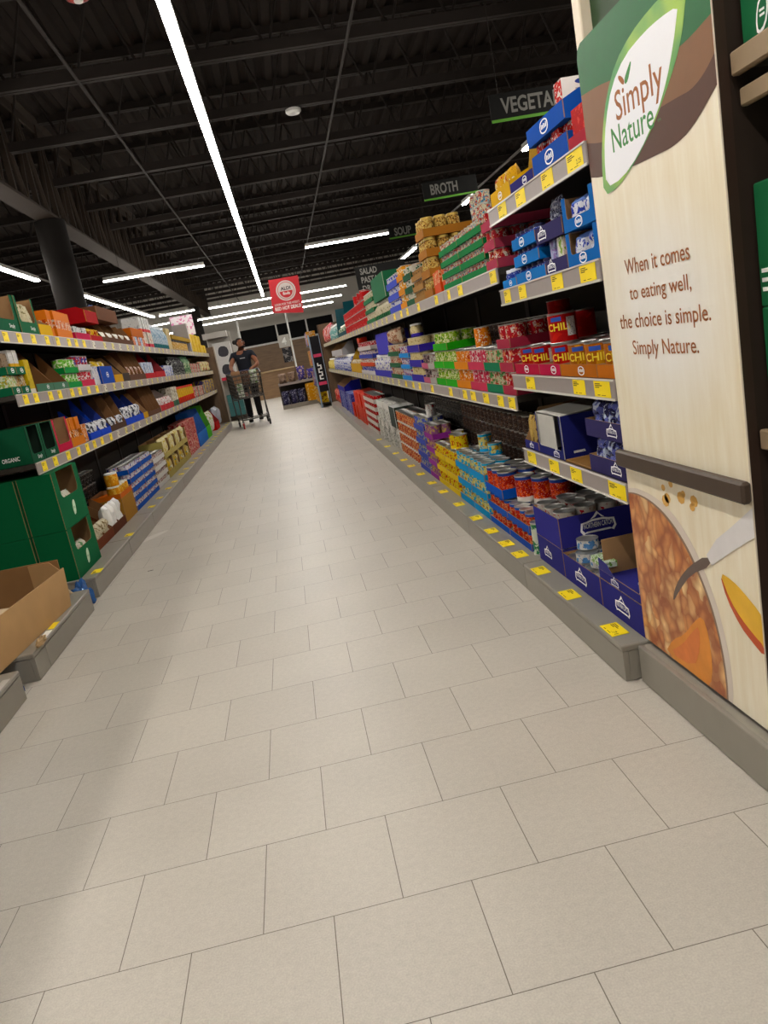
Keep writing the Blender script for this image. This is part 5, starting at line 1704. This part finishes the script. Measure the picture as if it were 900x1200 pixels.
can_stack('LD', 7.955, 8.68, 'milk_tin', 'pale tin', 'white-fronted', 'd0cdc8', pmat('c9c2bd', '8a3f3c', None, scale=30, thr=.56), [.082] * 4, 7, 2, tray_f=.6)
CRM2 = pmat('c9b884', 'e2dcc4', None, scale=16, thr=.55, blot2='b59a2c')
for i in range(4):
    a = 8.69 + i * .505
    window_box('LD', a, a + .5, .22, .07, .26, 'a89a62', '%s cream cut-out case of the lower row, bottom left deck' % ORD[i], top=False, mrg=.04)
    pouches('LD', a + .01, a + .49, 3, .19, .09, [CRM2, pmat('c9a52a', '5f8f7a', None, scale=14, thr=.56)], 'rice_bag', 'cream-and-yellow bag in the %s lower cream case' % ORD[i], v=.012, z0=.0045)
    window_box('LD', a, a + .5, .2, .06, .26, 'b0a26a', '%s cream cut-out case of the upper row, bottom left deck' % ORD[i], top=False, mrg=.04, z0=.2225)
    pouches('LD', a + .01, a + .49, 2, .22, .09, pmat('dcd3ac', 'cbb868', None, scale=14, thr=.57), 'rice_bag', 'pale bag rising from the %s upper cream case' % ORD[i], v=.012, z0=.227)
carton_row('LD', 10.72, 11.94, 5, .24, .22, pmat('a83436', 'd9b8a8', None, scale=14, thr=.55), 'dog_food_bag', 'red pack of the lower row', cat='bag')
carton_row('LD', 10.72, 11.94, 5, .23, .22, pmat('9c3436', 'c99a8c', None, scale=14, thr=.56), 'dog_food_bag', 'red pack of the upper row', z0=.2415, cat='bag')
for i in range(3):
    a = 11.96 + i * .41
    plain_tray('LD', a, a + .405, .2, .28, '3a6cb4', '%s tall blue case, bottom left deck' % ORD[i], hb=.55, sl=.35, inner=mat('2f5aa0', .6), cat='display box', name='display_case')
plain_tray('LD', 13.2, 13.9, .2, .28, '4f9f2c', 'tall lime-green case, bottom left deck', hb=.56, sl=.35, inner=mat('478f2a', .6), cat='display box', name='display_case')
pouches('LD', 13.92, 14.85, 3, .4, .16, pmat('d6d3c8', '9fae6a', None, scale=10, thr=.56), 'rice_bag', 'tall white bag right of the lime-green case')
plain_tray('LD', 14.88, 15.6, .15, .28, 'b5302c', 'bright red case near the far end, bottom left deck', hb=.36, sl=.5, inner=mat('8f2a28', .7), cat='display box', name='display_case')
pouches('LD', 15.62, 16.5, 3, .4, .2, mat('a9adb8', .25, 0, .2, 8), 'bottled_water_pack', 'shiny grey wrapped pack at the far end')

# ------------------------------------------------------------ near left: open carton and wrappings
CB_O, CB_I = mat('b08a5c', .75, 0, .12, 9, .25), mat('8f6a42', .8, 0, .12, 9, .2)
r = ob('open_cardboard_box', None, loc=(-1.432, 2.95, .1312), rz=-.07)
tag(r, 'big open brown cardboard box on the low grey base at left', 'cardboard box')
L_, D_, H_ = 1.06, .5, .2
ob('front_wall', MB().prism([(0, 0), (L_ - .02, 0), (L_, H_ * .3), (L_ + .02, H_), (0, H_ + .01)], -.006, 0, 'yz').mesh('front_wall', [CB_O]), r)
ob('floor_panel', MB().box(-D_, -.0065, 0, L_ - .02, 0, .005).mesh('floor_panel', [CB_I]), r)
ob('back_wall', MB().box(-D_ - .006, -D_, 0, L_, 0, H_ + .02).mesh('back_wall', [CB_I]), r)
ob('end_wall', MB().box(-D_, -.0065, L_ - .016, L_ - .01, .006, H_ + .055).mesh('end_wall', [CB_I]), r)
fl = ob('corner_flap', MB().prism([(-.16, H_ * .3), (-.0065, .12), (-.0065, H_), (-.05, H_ + .05), (-.16, H_ + .05)], L_ - .0225, L_ - .017, 'xz').mesh('corner_flap', [CB_O]), r)
fl = ob('inner_flap', MB().box(-D_ + .02, -.02, .2, .8, .0, .004).mesh('inner_flap', [mat('c2ab8a', .75, 0, .1, 9)]), r, (0, 0, .02))
fl.rotation_euler = (.1, .05, 0)


def crumple(name, lab, cat, loc, sx, sy, sz, m, seed):
    bm = bmesh.new()
    bmesh.ops.create_icosphere(bm, subdivisions=3, radius=1)
    for v in bm.verts:
        n = noise.noise(v.co * 2.2 + Vector((seed, 0, 0))) * .55 + noise.noise(v.co * 6 + Vector((0, seed, 0))) * .3
        v.co = v.co * (1 + n)
        v.co = Vector((v.co.x * sx, v.co.y * sy, max(v.co.z, -.55) * sz))
    me = bpy.data.meshes.new(name)
    bm.to_mesh(me)
    bm.free()
    me.materials.append(m)
    z0 = min(v.co.z for v in me.vertices)
    o = ob(name, me, None, (loc[0], loc[1], loc[2] - z0))
    return tag(o, lab, cat)


crumple('plastic_wrapper', 'crumpled blue plastic wrapper between the two low bases at the left edge', 'wrapper', (-1.52, 3.21, 0.001), .13, .04, .055, mat('2a4f9c', .2, 0, .5, 12), 2)
crumple('paper_scrap', 'crumpled beige paper scrap behind the far corner of the open box', 'paper', (-1.5, 4.2, .132), .07, .05, .07, mat('b9a88c', .7, 0, .2, 20), 5)
crumple('plastic_wrapper', 'small crumpled blue wrapper at the far end of the low base', 'wrapper', (-1.42, 4.41, .001), .05, .05, .1, mat('35609c', .2, 0, .5, 20), 8)
o = crumple('paper_scrap', 'torn brown cardboard scraps at the near front corner of the open box', 'paper', (-1.338, 3.42, .132), .012, .06, .02, mat('a98c64', .7, 0, .2, 20), 11)
o = ob('floor_scuff', MB().prism([(x * 1.0, y) for x, y in smooth_poly([(-1.86, 6.15), (-1.7, 6.3), (-1.55, 6.6), (-1.6, 6.62), (-1.78, 6.4)], 1)], .0004, .0008, 'xy').mesh('floor_scuff', [mat('cdc7bd', .4, 0, .1, 40)]), None, (.35, -.35, 0))
tag(o, 'pale smear on the floor tiles near the left deck end', 'stain')
o = ob('floor_speck', MB().prism(smooth_poly([(-.02, -.004), (.02, .0), (.018, .006), (-.018, .003)], 1), .0002, .0018, 'xy').mesh('floor_speck', [BLACK]), None, (-1.14, 4.95, 0))
tag(o, 'tiny dark scrap lying on the tiles left of the middle', 'scrap')
o = ob('floor_speck', MB().prism(smooth_poly([(-.03, -.01), (.03, -.005), (.025, .008), (-.02, .01)], 1), .0002, .0018, 'xy').mesh('floor_speck', [WHITE]), None, (.12, 7.35, 0))
tag(o, 'tiny white scrap lying on the tiles mid-aisle', 'scrap')


# ------------------------------------------------------------ hanging signs
def aisle_sign(x, y, z0, wd, ht, lines, lab, th=.118):
    r = ob('hanging_sign', None, loc=(x, y, z0))
    tag(r, lab, 'sign', None)
    ob('sign_board', MB().box(0, wd, 0, .012, 0, ht, 0, .002).mesh('sign_board', [mat('0f0e0c', .7, 0, .1, 30, .2)]), r)
    ob('green_edge', MB().box(0, wd, -.001, 0, 0, .022).mesh('green_edge', [mat('5c9a2c', .4)]), r)
    for i, t in enumerate(lines):
        me = text_mesh(t, mat('7f7c76', .6, 0, .1), height=th, width=th * .56 * len(t), bold=.025)
        ob('lettering', me, r, (.09 + th * .28 * len(t), -.0015, ht - (i + 1) * (th * 1.35) + .005))
    for xx in (.08, wd - .08):
        ob('hanger_wire', MB().tube([(xx, .006, ht), (xx, .006, 5.0 - z0)], .003, 4).mesh('hanger_wire', [STEEL]), r)
    return r


aisle_sign(2.0, 6.3, 2.66, 1.05, .21, ['VEGETABLES'], 'black hanging sign lettered VEGETABLES, nearest of the row')
aisle_sign(2.01, 9.3, 2.66, .66, .21, ['BROTH'], 'black hanging sign lettered BROTH behind the VEGETABLES sign')
aisle_sign(1.98, 12.1, 2.66, .66, .19, ['SOUP'], 'black hanging sign lettered SOUP beyond the BROTH sign')
aisle_sign(1.72, 15.3, 2.1, 1.0, .56, ['SALAD', 'PASTA', 'DRESSINGS'], 'black three-line hanging sign lettered SALAD PASTA DRESSINGS, farthest', .12)
RS = mat('c8333a', .5, 0, .04)
r = ob('hanging_sign', None, loc=(-.005, 12, 1.86))
tag(r, 'red hanging sign with round badge and RED HOT DEALS lettering', 'sign')
W_ = .475
ob('sign_board', MB().prism([(0, .04), (.46, -.035), (W_ + .01, .52), (.03, .52)], 0, .006, 'xz').mesh('sign_board', [RS]), r)


def disc(rad, y, n=28, half=False):
    return MB().prism([(rad * math.cos(a), rad * math.sin(a)) for a in [2 * PI * q / n for q in range(n)]], y, y + .0006, 'xz')


bd = ob('badge', disc(.15, -.0012).mesh('badge', [mat('cfc6c0', .5)]), r, (.26, 0, .33))
mb = MB()
n = 32
mb.add([(.128 * math.cos(2 * PI * q / n), -.0016, .128 * math.sin(2 * PI * q / n)) for q in range(n)] + [(.12 * math.cos(2 * PI * q / n), -.0016, .12 * math.sin(2 * PI * q / n)) for q in range(n)],
       [[q, (q + 1) % n, n + (q + 1) % n, n + q] for q in range(n)])
ob('badge_ring', mb.mesh('badge_ring', [RS]), bd)
ob('badge_word', text_mesh('ALDI', mat('3a2f38', .5, 0, 0), width=.15, height=.05, bold=.03), bd, (0, -.002, .01))
ob('badge_band', MB().prism([(.1 * math.cos(a), .1 * math.sin(a)) for a in [PI + PI * q / 14 for q in range(15)]], -.0022, -.0016, 'xz').mesh('badge_band', [RS]), bd, (0, 0, -.005))
ob('badge_word', text_mesh('finds', mat('e6ddd6', .5, 0, 0), width=.11, height=.045, bold=.03), bd, (0, -.0026, -.06))
ob('lettering', text_mesh("LOOK FOR THIS WEEK'S", mat('e2d3cc', .5, 0, 0), width=.38, height=.036, bold=.02), r, (.24, -.001, .125))
ob('lettering', text_mesh('RED HOT DEALS!', mat('efe6df', .5, 0, 0), width=.4, height=.055, bold=.03), r, (.245, -.001, .055))
for xx in (.05, W_ - .03):
    ob('hanger_wire', MB().tube([(xx, .003, .52), (xx, .003, 5.0 - 1.86)], .002, 4).mesh('hanger_wire', [STEEL]), r)

# ------------------------------------------------------------ beyond the aisle end
# slim end display on the right with a dark banner
r = ob('end_display', None, loc=(.62, 17.2, 0))
tag(r, 'tall end display with pale blue edges and black banner past the right shelves', 'display')
for xx in (0, .24):
    ob('upright', MB().box(xx, xx + .035, 0, .04, 0, 1.62, 0, .003).mesh('upright', [mat('8fa3b8', .4, .2)]), r)
bn = ob('banner', MB().box(.036, .239, .01, .02, .35, 1.58).mesh('banner', [mat('17151a', .5)]), r)
for z in (.5, 1.12):
    ob('pink_strip', MB().box(.05, .225, .0035, .0095, z, z + .07).mesh('pink_strip', [mat('d6456a', .5)]), bn)
mb = MB()
for k in range(5):
    mb.box(.09, .18, .004, .0095, .62 + .075 * k, .645 + .075 * k).box(.09 + .06 * (k % 2), .12 + .06 * (k % 2), .004, .0095, .645 + .075 * k, .69 + .075 * k)
ob('white_marks', mb.mesh('white_marks', [WHITE]), bn)
for i, z in enumerate((.1, .5, .95, 1.4)):
    ob('shelf', MB().box(-.02, .28, .045, 1.6, z - .02, z).mesh('shelf', [SHELF]), r)
ob('back_panel', MB().box(.281, .3, .045, 1.6, 0, 1.6).mesh('back_panel', [SHELF]), r)
DISP = [(pmat('d9b82c', '7d5a2c', None, scale=14, thr=.55), 'yellow'), (pmat('4a3f8f', 'c9b9c4', None, scale=14, thr=.55), 'violet'), (pmat('b53a3c', 'd9c4b4', None, scale=14, thr=.55), 'red'), (pmat('c98f4a', 'd9c9b4', None, scale=14, thr=.55), 'tan')]
SH['DSP0'], SH['DSP1'], SH['DSP2'], SH['DSP3'] = [(.6, z) for z in (.1, .5, .95, 1.4)]
for i in range(4):
    PLACE['DSP%d' % i] = ('lowest', 'second', 'third', 'top')[i] + ' level of the end display'
    carton_row('DSP%d' % i, 17.3, 18.75, 6, (.3, .3, .34, .3)[i], .2, [DISP[i][0], DISP[(i + 2) % 4][0]], 'snack_carton', '%s snack carton' % DISP[(2, 3, 1, 0)[i]][1] if False else 'small snack carton')
# low table display
r = ob('display_table', None, loc=(-.25, 19.2, 0))
tag(r, 'low two-level display table standing past the aisle end', 'display table')
ob('table_top', MB().box(0, 1.0, 0, .8, .6, .64).mesh('table_top', [SHELF]), r)
ob('price_rail', MB().box(0, 1.0, -.012, -.001, .58, .64).mesh('price_rail', [RAIL]), r)
ob('base_deck', MB().box(0, 1.0, 0, .8, .0, .1).mesh('base_deck', [KICK]), r)
ob('back_panel', MB().box(0, 1.0, .78, .8, .101, .599).mesh('back_panel', [SHELF]), r)
for xx in (0, .97):
    ob('leg', MB().box(xx, xx + .03, .0, .03, .101, .599).mesh('leg', [SHELF]), r)
for i in range(4):
    o = ob('snack_bag', pouch_mesh(.2, .24 + .1 * (i == 2), .14, pmat('4a3f96', 'c9b0a4', None, scale=12, thr=.56) if i > 1 else pmat('a89080', '7d6a5f', None, scale=12, thr=.56), i), None, (-.12 + .24 * i, 19.25, .6405))
    tag(o, ('beige packet at the left end', 'beige packet second from left', 'tall violet bag', 'violet bag at the right end')[i] + ' on the display table', 'bag')
lb = 'golden-yellow box under the display table'
for i in range(5):
    o = ob('snack_carton', MB().box(0, .3, 0, .4, 0, .085, 0, .003).mesh('snack_carton', [pmat('cf962c', 'e2c88a', None, scale=14, thr=.57)]), None, (.4, 19.1 + .03, .1005 + .0865 * i))
    tag(o, lb, 'carton', 'golden-yellow boxes under the display table')
lb = 'dark violet pack under the display table'
for i in range(3):
    o = ob('snack_bag', pouch_mesh(.19, .34, .2, pmat('2f2f52', '8f8fa8', None, scale=12, thr=.56), i), None, (-.13 + .2 * i, 19.22, .1005))
    tag(o, lb, 'bag', lb + 's')
# checkout lane lights
for xx, yy, num, lab in ((.38, 26, '4', 'white lane number 4 sign with dark poster on a slim pole'), (-1.24, 26, None, 'slim white lane pole with pale sign behind the shopper')):
    r = ob('lane_sign', None, loc=(xx, yy, 0))
    tag(r, lab, 'lane sign')
    ob('pole', MB().tube([(0, 0, 0), (0, 0, 2.95)], .03, 10).mesh('pole', [WHITE]), r)
    s_ = ob('sign_box', MB().box(-.42, -.04, -.06, .06, 1.62, 2.02, 0, .01).mesh('sign_box', [mat('b9b4ac', .5)]), r)
    if num:
        ob('lettering', text_mesh(num, WHITE, height=.24, width=.16, bold=.03), s_, (-.23, -.062, 1.7))
        ob('poster', MB().box(-.36, -.05, -.02, .0, 1.12, 1.6).mesh('poster', [pmat('26242a', '8f8a88', None, scale=6, thr=.56)]), r)
r = ob('checkout_counter', None, loc=(-1.2, 27, 0))
tag(r, 'timber-clad checkout counter in front of the far wall', 'counter')
ob('counter_body', MB().box(0, 1.5, 0, .7, 0, .9, 0, .01).mesh('counter_body', [CLAD]), r)
ob('counter_top', MB().box(-.03, 1.53, -.03, .73, .901, .94, 0, .008).mesh('counter_top', [mat('b59a70', .5)]), r)
# left: cartons with appliance pictures at the head of the next run
r = ob('end_shelf', None, loc=(-1.62, 18.5, 0))
tag(r, 'pale end shelf carrying two picture cartons past the left shelves', 'display')
ob('back_panel', MB().box(-.05, .5, .3, .34, 0, 2.1).mesh('back_panel', [mat('9a958e', .6)]), r)
ob('header', MB().box(-.12, .44, .0, .29, 1.99, 2.12).mesh('header', [mat('aaa59e', .6)]), r)
for z in (.12, 1.02):
    ob('shelf', MB().box(-.05, .5, .0, .299, z - .03, z).mesh('shelf', [SHELF]), r)
ob('red_strip', MB().box(-.05, .5, -.012, -.001, .99, 1.06).mesh('red_strip', [mat('b5283f', .5)]), r)
for i, q in enumerate(('lower', 'upper')):
    o = ob('appliance_carton', MB().box(0, .42, 0, .25, 0, .42, 0, .004).mesh('appliance_carton', [mat('bdbbb8', .5)]), None, (-1.57, 18.52, 1.0215 + .423 * i))
    tag(o, '%s pale carton with a dark appliance picture past the left shelves' % q, 'carton')
    ob('picture', MB().prism(smooth_poly([(.12, .1), (.3, .08), (.36, .18), (.32, .32), (.16, .34), (.1, .22)], 1), -.0012, -.0002, 'xz').mesh('picture', [mat('35343a', .5, 0, .3, 14)]), o)
lb = 'teal box stacked low on the pale end shelf'
for i in range(3):
    o = ob('storage_box', MB().box(0, .36, 0, .25, 0, .17, 0, .004).mesh('storage_box', [mat('3f6f70', .5)]), None, (-1.5, 18.52, .1215 + .172 * i))
    tag(o, lb, 'carton', 'teal boxes on the pale end shelf')

# ------------------------------------------------------------ shopping cart
WIRE = mat('4a4744', .35, .4, .05)


def build_cart(loc, rz):
    """Cart with its handle end at +y and its nose at -y."""
    r = ob('shopping_cart', None, loc=loc, rz=rz)
    tag(r, 'dark wire shopping cart pushed towards the camera by the shopper', 'shopping cart')
    # basket corners: rear (handle) wide and tall, nose narrower
    rw, fw, y1, y0 = .34, .28, .5, -.46
    zb1, zb0, zt1, zt0 = .62, .6, 1.12, 1.05
    A = [Vector((-fw * .9, y0 + .05, zb0)), Vector((fw * .9, y0 + .05, zb0)), Vector((rw * .9, y1, zb1)), Vector((-rw * .9, y1, zb1))]
    B = [Vector((-fw, y0, zt0)), Vector((fw, y0, zt0)), Vector((rw, y1, zt1)), Vector((-rw, y1, zt1))]
    mb = MB()
    for k in range(7):
        t = k / 6
        ring = [A[i].lerp(B[i], t) for i in range(4)]
        mb.tube(ring, .013 if k in (0, 6) else .008, 6, closed=True)
    for i in range(4):
        j = (i + 1) % 4
        n = 11 if i in (1, 3) else 8
        for k in range(n):
            t = k / (n - 1)
            mb.tube([A[i].lerp(A[j], t), B[i].lerp(B[j], t)], .0055, 5)
    for k in range(8):
        t = k / 7
        mb.tube([A[0].lerp(A[1], t), A[3].lerp(A[2], t)], .004, 5)
    for k in range(7):
        t = k / 6
        mb.tube([A[0].lerp(A[3], t), A[1].lerp(A[2], t)], .004, 5)
    ob('basket', mb.mesh('basket', [WIRE]), r)
    mb = MB()
    for s in (-1, 1):
        mb.tube([(s * rw, y1 + .02, zt1 - .02), (s * rw * .98, y1, zb1), (s * .32, y1 - .08, .22), (s * .3, y1 - .1, .13)], .014, 8)
        mb.tube([(s * rw * .95, y1 - .02, zb1 - .04), (s * fw * .92, y0 + .15, zb0 - .03), (s * fw * .95, y0 + .02, .2), (s * fw * .95, y0 + .03, .13)], .014, 8)
        mb.tube([(s * .31, y1 - .09, .2), (s * fw * .95, y0 + .02, .18)], .012, 8)
    mb.tube([(-fw * .95, y0 + .02, .18), (fw * .95, y0 + .02, .18)], .012, 8)
    ob('frame', mb.mesh('frame', [WIRE]), r)
    mb = MB()
    mb.box(-.29, .29, .16, .44, .835, .845)
    for k in range(8):
        x = -.27 + .077 * k
        mb.tube([(x, .16, .84), (x, .14, 1.07)], .004, 5)
    mb.tube([(-.29, .14, 1.07), (.29, .14, 1.07)], .006, 6)
    ob('child_seat', mb.mesh('child_seat', [WIRE]), r)
    mb = MB()
    for k in range(7):
        x = -.24 + .08 * k
        mb.tube([(x, y0 + .02, .18), (x * 1.15, y1 - .1, .2)], .004, 5)
    for k in range(4):
        y = y0 + .1 + .2 * k
        mb.tube([(-.27, y, .185), (.27, y, .185)], .004, 5)
    ob('lower_rack', mb.mesh('lower_rack', [WIRE]), r)
    ob('handle', MB().tube([(-rw - .01, y1 + .06, zt1), (-rw * .5, y1 + .08, zt1 + .01), (rw * .5, y1 + .08, zt1 + .01), (rw + .01, y1 + .06, zt1)], .018, 10).mesh('handle', [mat('2a2f5c', .4)]), r)
    for i, (x, y) in enumerate(((-.265, y0 + .04), (.265, y0 + .04), (-.3, y1 - .1), (.3, y1 - .1))):
        wm = MB().lathe([(0, -.016), (.05, -.016), (.062, -.01), (.062, .01), (.05, .016), (0, .016)], 16).mesh('wheel', [mat('a8322f', .5) if i == 0 else BLACK])
        o = ob('wheel', wm, r, (x, y, .0625))
        o.rotation_euler = (0, PI / 2, 0)
        ob('wheel_fork', MB().box(-.024, -.019, -.012, .012, -.06, .0).box(.019, .024, -.012, .012, -.06, .0).box(-.024, .024, -.014, .014, .0, .01).mesh('wheel_fork', [WIRE]), r, (x, y, .13))
    return r


CX, CY, CR_ = -.83, 15.85, .12
build_cart((CX, CY, 0), CR_)


def in_cart(x, y, z):
    c, s = math.cos(CR_), math.sin(CR_)
    return (CX + c * x - s * y, CY + s * x + c * y, z)


for nm, lab, me, p, z in (
    ('paper_bag', 'brown paper bag at the left in the cart seat', MB().box(-.09, .09, -.06, .06, 0, .3, 0, .01).mesh('paper_bag', [mat('8d6a4a', .7, 0, .2, 20)]), (-.17, .27), .8465),
    ('food_carton', 'dark brown box in the middle of the cart seat', MB().box(-.07, .07, -.06, .06, 0, .29, 0, .006).mesh('food_carton', [pmat('4a3328', '7d5f48', None, scale=16, thr=.56)]), (.02, .27), .8465),
    ('vegetable_bag', 'white-and-green bag at the right in the cart seat', pouch_mesh(.16, .28, .1, pmat('c9cfc0', '7fa05f', None, scale=14, thr=.56), 3), (.19, .22), .8465),
    ('milk_carton', 'white-and-green carton standing in the cart basket at left', MB().box(-.06, .06, -.06, .06, 0, .28, 0, .006).mesh('milk_carton', [pmat('d2d6cc', '7d9a72', None, scale=14, thr=.57)]), (-.16, -.2), .626),
    ('paper_bag', 'flat reddish-brown packet lying low in the cart basket at left', MB().box(-.1, .1, -.08, .08, 0, .07, 0, .01).mesh('packet', [mat('7d5a50', .6, 0, .2, 20)]), (-.12, .0), .626)):
    o = ob(nm, me, None, in_cart(p[0], p[1], z), CR_)
    tag(o, lab, 'groceries')


# ------------------------------------------------------------ the shopper
def skin_mesh(name, nodes, edges, mats, sub=2, root=0):
    """Continuous surface grown round a skeleton: nodes = (x, y, z, radius or (rx, ry))."""
    me = bpy.data.meshes.new(name)
    me.from_pydata([n[:3] for n in nodes], edges, [])
    o = bpy.data.objects.new(name, me)
    COL.objects.link(o)
    md = o.modifiers.new('skin', 'SKIN')
    md.use_smooth_shade = True
    sl = me.skin_vertices[0].data
    for i, n in enumerate(nodes):
        r = n[3]
        sl[i].radius = r if isinstance(r, tuple) else (r, r)
        sl[i].use_root = i == root
    ms = o.modifiers.new('sub', 'SUBSURF')
    ms.levels = ms.render_levels = sub
    dg = bpy.context.evaluated_depsgraph_get()
    out = bpy.data.meshes.new_from_object(o.evaluated_get(dg))
    bpy.data.objects.remove(o)
    out.name = name
    out.materials.clear()
    for m in mats:
        out.materials.append(m)
    for p in out.polygons:
        p.use_smooth = True
    return out


def join_mesh(me, other, mi):
    bm = bmesh.new()
    bm.from_mesh(me)
    n = len(bm.faces)
    bm.from_mesh(other)
    bm.faces.ensure_lookup_table()
    for f in bm.faces[n:]:
        f.material_index = mi
        f.smooth = True
    bm.to_mesh(me)
    bm.free()


SKINM = mat('7d4f38', .5, 0, .08, 30)
HAIR = mat('17110e', .7, 0, .2, 60)
SHIRT = mat('181b24', .8, 0, .1, 30)
PANTS = mat('141418', .8, 0, .1, 30)
MX, MY = -.845, 16.9
man = ob('person', None, loc=(MX, MY, 0))
tag(man, 'person in dark T-shirt and trousers pushing the cart, looking sideways', 'person')
HZ = 1.125
# he faces -y; his left is +x.  shoulders, elbows, hands on the cart handle
hd = [in_cart(-.19, .575, HZ), in_cart(.2, .575, HZ)]
hl = [Vector((p[0] - MX, p[1] - MY, p[2])) for p in hd]
N_, E_ = [], []


def nd(x, y, z, r, par=None):
    N_.append((x, y, z, r))
    if par is not None:
        E_.append((par, len(N_) - 1))
    return len(N_) - 1


pel = nd(0, .0, .98, (.15, .11))
wst = nd(0, -.01, 1.14, (.135, .1), pel)
chs = nd(0, -.03, 1.36, (.165, .115), wst)
upc = nd(0, -.03, 1.49, (.13, .085), chs)
nck = nd(0, -.045, 1.575, (.055, .055), upc)
jaw = nd(.01, -.075, 1.655, (.062, .07), nck)
hea = nd(.012, -.07, 1.735, (.077, .09), jaw)
crn = nd(.01, -.06, 1.795, (.058, .068), hea)
for s, h in ((-1, hl[0]), (1, hl[1])):
    sh = nd(s * .185, -.03, 1.475, .068, upc)
    el = nd(s * .285, (.02 + h.y) / 2 + .06, 1.25, .045, sh)
    fa = nd(s * .27, h.y * .6 + .02, 1.2, .042, el)
    wr = nd(h.x + s * .005, h.y + .075, h.z + .035, .027, fa)
    pm = nd(h.x, h.y + .02, h.z + .03, (.034, .02), wr)
for s, fy in ((-1, -.16), (1, .14)):
    hp = nd(s * .095, 0, .9, .095, pel)
    kn = nd(s * .1, fy * .5 - .04, .5, .062, hp)
    cf = nd(s * .1, fy * .7 + .02, .34, .058, kn)
    an = nd(s * .1, fy, .09, .038, cf)
    to = nd(s * .11, fy - .15, .05, .036, an)
body = skin_mesh('person_body', N_, E_, [SKINM, mat('e8e2dc', .4), mat('20130f', .5), mat('6a3a30', .5)], 2, 0)


def blob(c, s, n=12):
    bm = bmesh.new()
    bmesh.ops.create_uvsphere(bm, u_segments=n, v_segments=8, radius=1)
    for v in bm.verts:
        v.co = Vector((c[0] + v.co.x * s[0], c[1] + v.co.y * s[1], c[2] + v.co.z * s[2]))
    me = bpy.data.meshes.new('blob')
    bm.to_mesh(me)
    bm.free()
    return me


# head turned to his left (picture right): face direction
fd = Vector((.8, -.6, 0)).normalized()
sd = Vector((-fd.y, fd.x, 0))
hc = Vector((.012, -.07, 1.71))


def face(f, s, z):
    p = hc + fd * f + sd * s
    return (p.x, p.y, p.z + z)


for s in (-1, 1):
    join_mesh(body, blob(face(.085, s * .032, .02), (.014, .014, .009)), 1)
    join_mesh(body, blob(face(.096, s * .033, .02), (.006, .006, .007)), 2)
    join_mesh(body, blob(face(.088, s * .034, .042), (.02, .02, .006)), 2)
    join_mesh(body, blob(face(0, s * .088, -.0), (.018, .018, .032)), 0)
join_mesh(body, blob(face(.105, 0, -.012), (.019, .019, .02)), 0)
join_mesh(body, blob(face(.1, 0, .01), (.013, .013, .03)), 0)
join_mesh(body, blob(face(.088, 0, -.052), (.024, .024, .008)), 3)
# fingers curled over the handle
for s, h in ((-1, hl[0]), (1, hl[1])):
    for k in range(4):
        x = h.x + (-.03 + .02 * k)
        ln = (.9, 1.05, 1.0, .8)[k]
        join_mesh(body, MB().tube([(x, h.y + .03, h.z + .03), (x, h.y - .008, h.z + .034), (x, h.y - .033 * ln, h.z + .012), (x, h.y - .028 * ln, h.z - .018), (x, h.y - .006, h.z - .028)], [.0105, .01, .0095, .0085, .007], 8).mesh('finger', [SKINM]), 0)
    join_mesh(body, MB().tube([(h.x - s * .02, h.y + .05, h.z + .025), (h.x - s * .045, h.y + .03, h.z + .01), (h.x - s * .05, h.y + .0, h.z - .022), (h.x - s * .042, h.y - .015, h.z - .028)], [.013, .012, .011, .008], 8).mesh('thumb', [SKINM]), 0)
ob('body', body, man)
# hair: close cap and a bun behind
hair = blob((.0, -.04, 1.768), (.076, .078, .06), 16)
bk = -fd
join_mesh(hair, blob((hc.x + bk.x * .045, hc.y + bk.y * .045, 1.735), (.078, .078, .085), 14), 0)
join_mesh(hair, blob((hc.x + bk.x * .15, hc.y + bk.y * .15, 1.75), (.05, .05, .048), 14), 0)
hair.materials.append(HAIR)
ob('hair', hair, man)
bd_ = blob(face(.06, 0, -.08), (.05, .05, .03))
bd_.materials.append(HAIR)
ob('beard', bd_, man)
# T-shirt
N_, E_ = [], []
pel = nd(0, .0, .96, (.168, .128))
wst = nd(0, -.01, 1.14, (.158, .12), pel)
chs = nd(0, -.03, 1.36, (.188, .135), wst)
upc = nd(0, -.03, 1.48, (.15, .105), chs)
nk = nd(0, -.04, 1.545, (.075, .07), upc)
for s, h in ((-1, hl[0]), (1, hl[1])):
    sh = nd(s * .188, -.03, 1.47, .086, upc)
    el = nd(s * .26, (.02 + h.y) / 4 + .03, 1.325, .074, sh)
ob('t_shirt', skin_mesh('t_shirt', N_, E_, [SHIRT], 2, 0), man)
ob('chest_print', MB().box(-.06, .05, -.001, 0, 0, .02).mesh('chest_print', [mat('9a9a9c', .6)]), man, (.0, -.172, 1.385))
N_, E_ = [], []
pel = nd(0, .0, .97, (.16, .12))
for s, fy in ((-1, -.16), (1, .14)):
    hp = nd(s * .098, 0, .88, .108, pel)
    kn = nd(s * .1, fy * .5 - .04, .5, .08, hp)
    cf = nd(s * .1, fy * .75 + .01, .3, .074, kn)
    an = nd(s * .1, fy, .1, .066, cf)
ob('trousers', skin_mesh('trousers', N_, E_, [PANTS], 2, 0), man)
for s, fy in ((-1, -.16), (1, .14)):
    mb = MB().prism(smooth_poly([(-.05, -.2), (.05, -.2), (.055, -.05), (.042, .08), (-.042, .08), (-.055, -.05)], 2), 0, .028, 'xy')
    o = ob('shoe', mb.mesh('shoe_sole', [WHITE]), man, (s * .105, fy, .001))
    up = blob((0, -.05, .055), (.05, .135, .05), 14)
    for v in up.vertices:
        v.co.z = max(v.co.z, .0285)
    up.materials.append(BLACK)
    ob('shoe_upper', up, o)
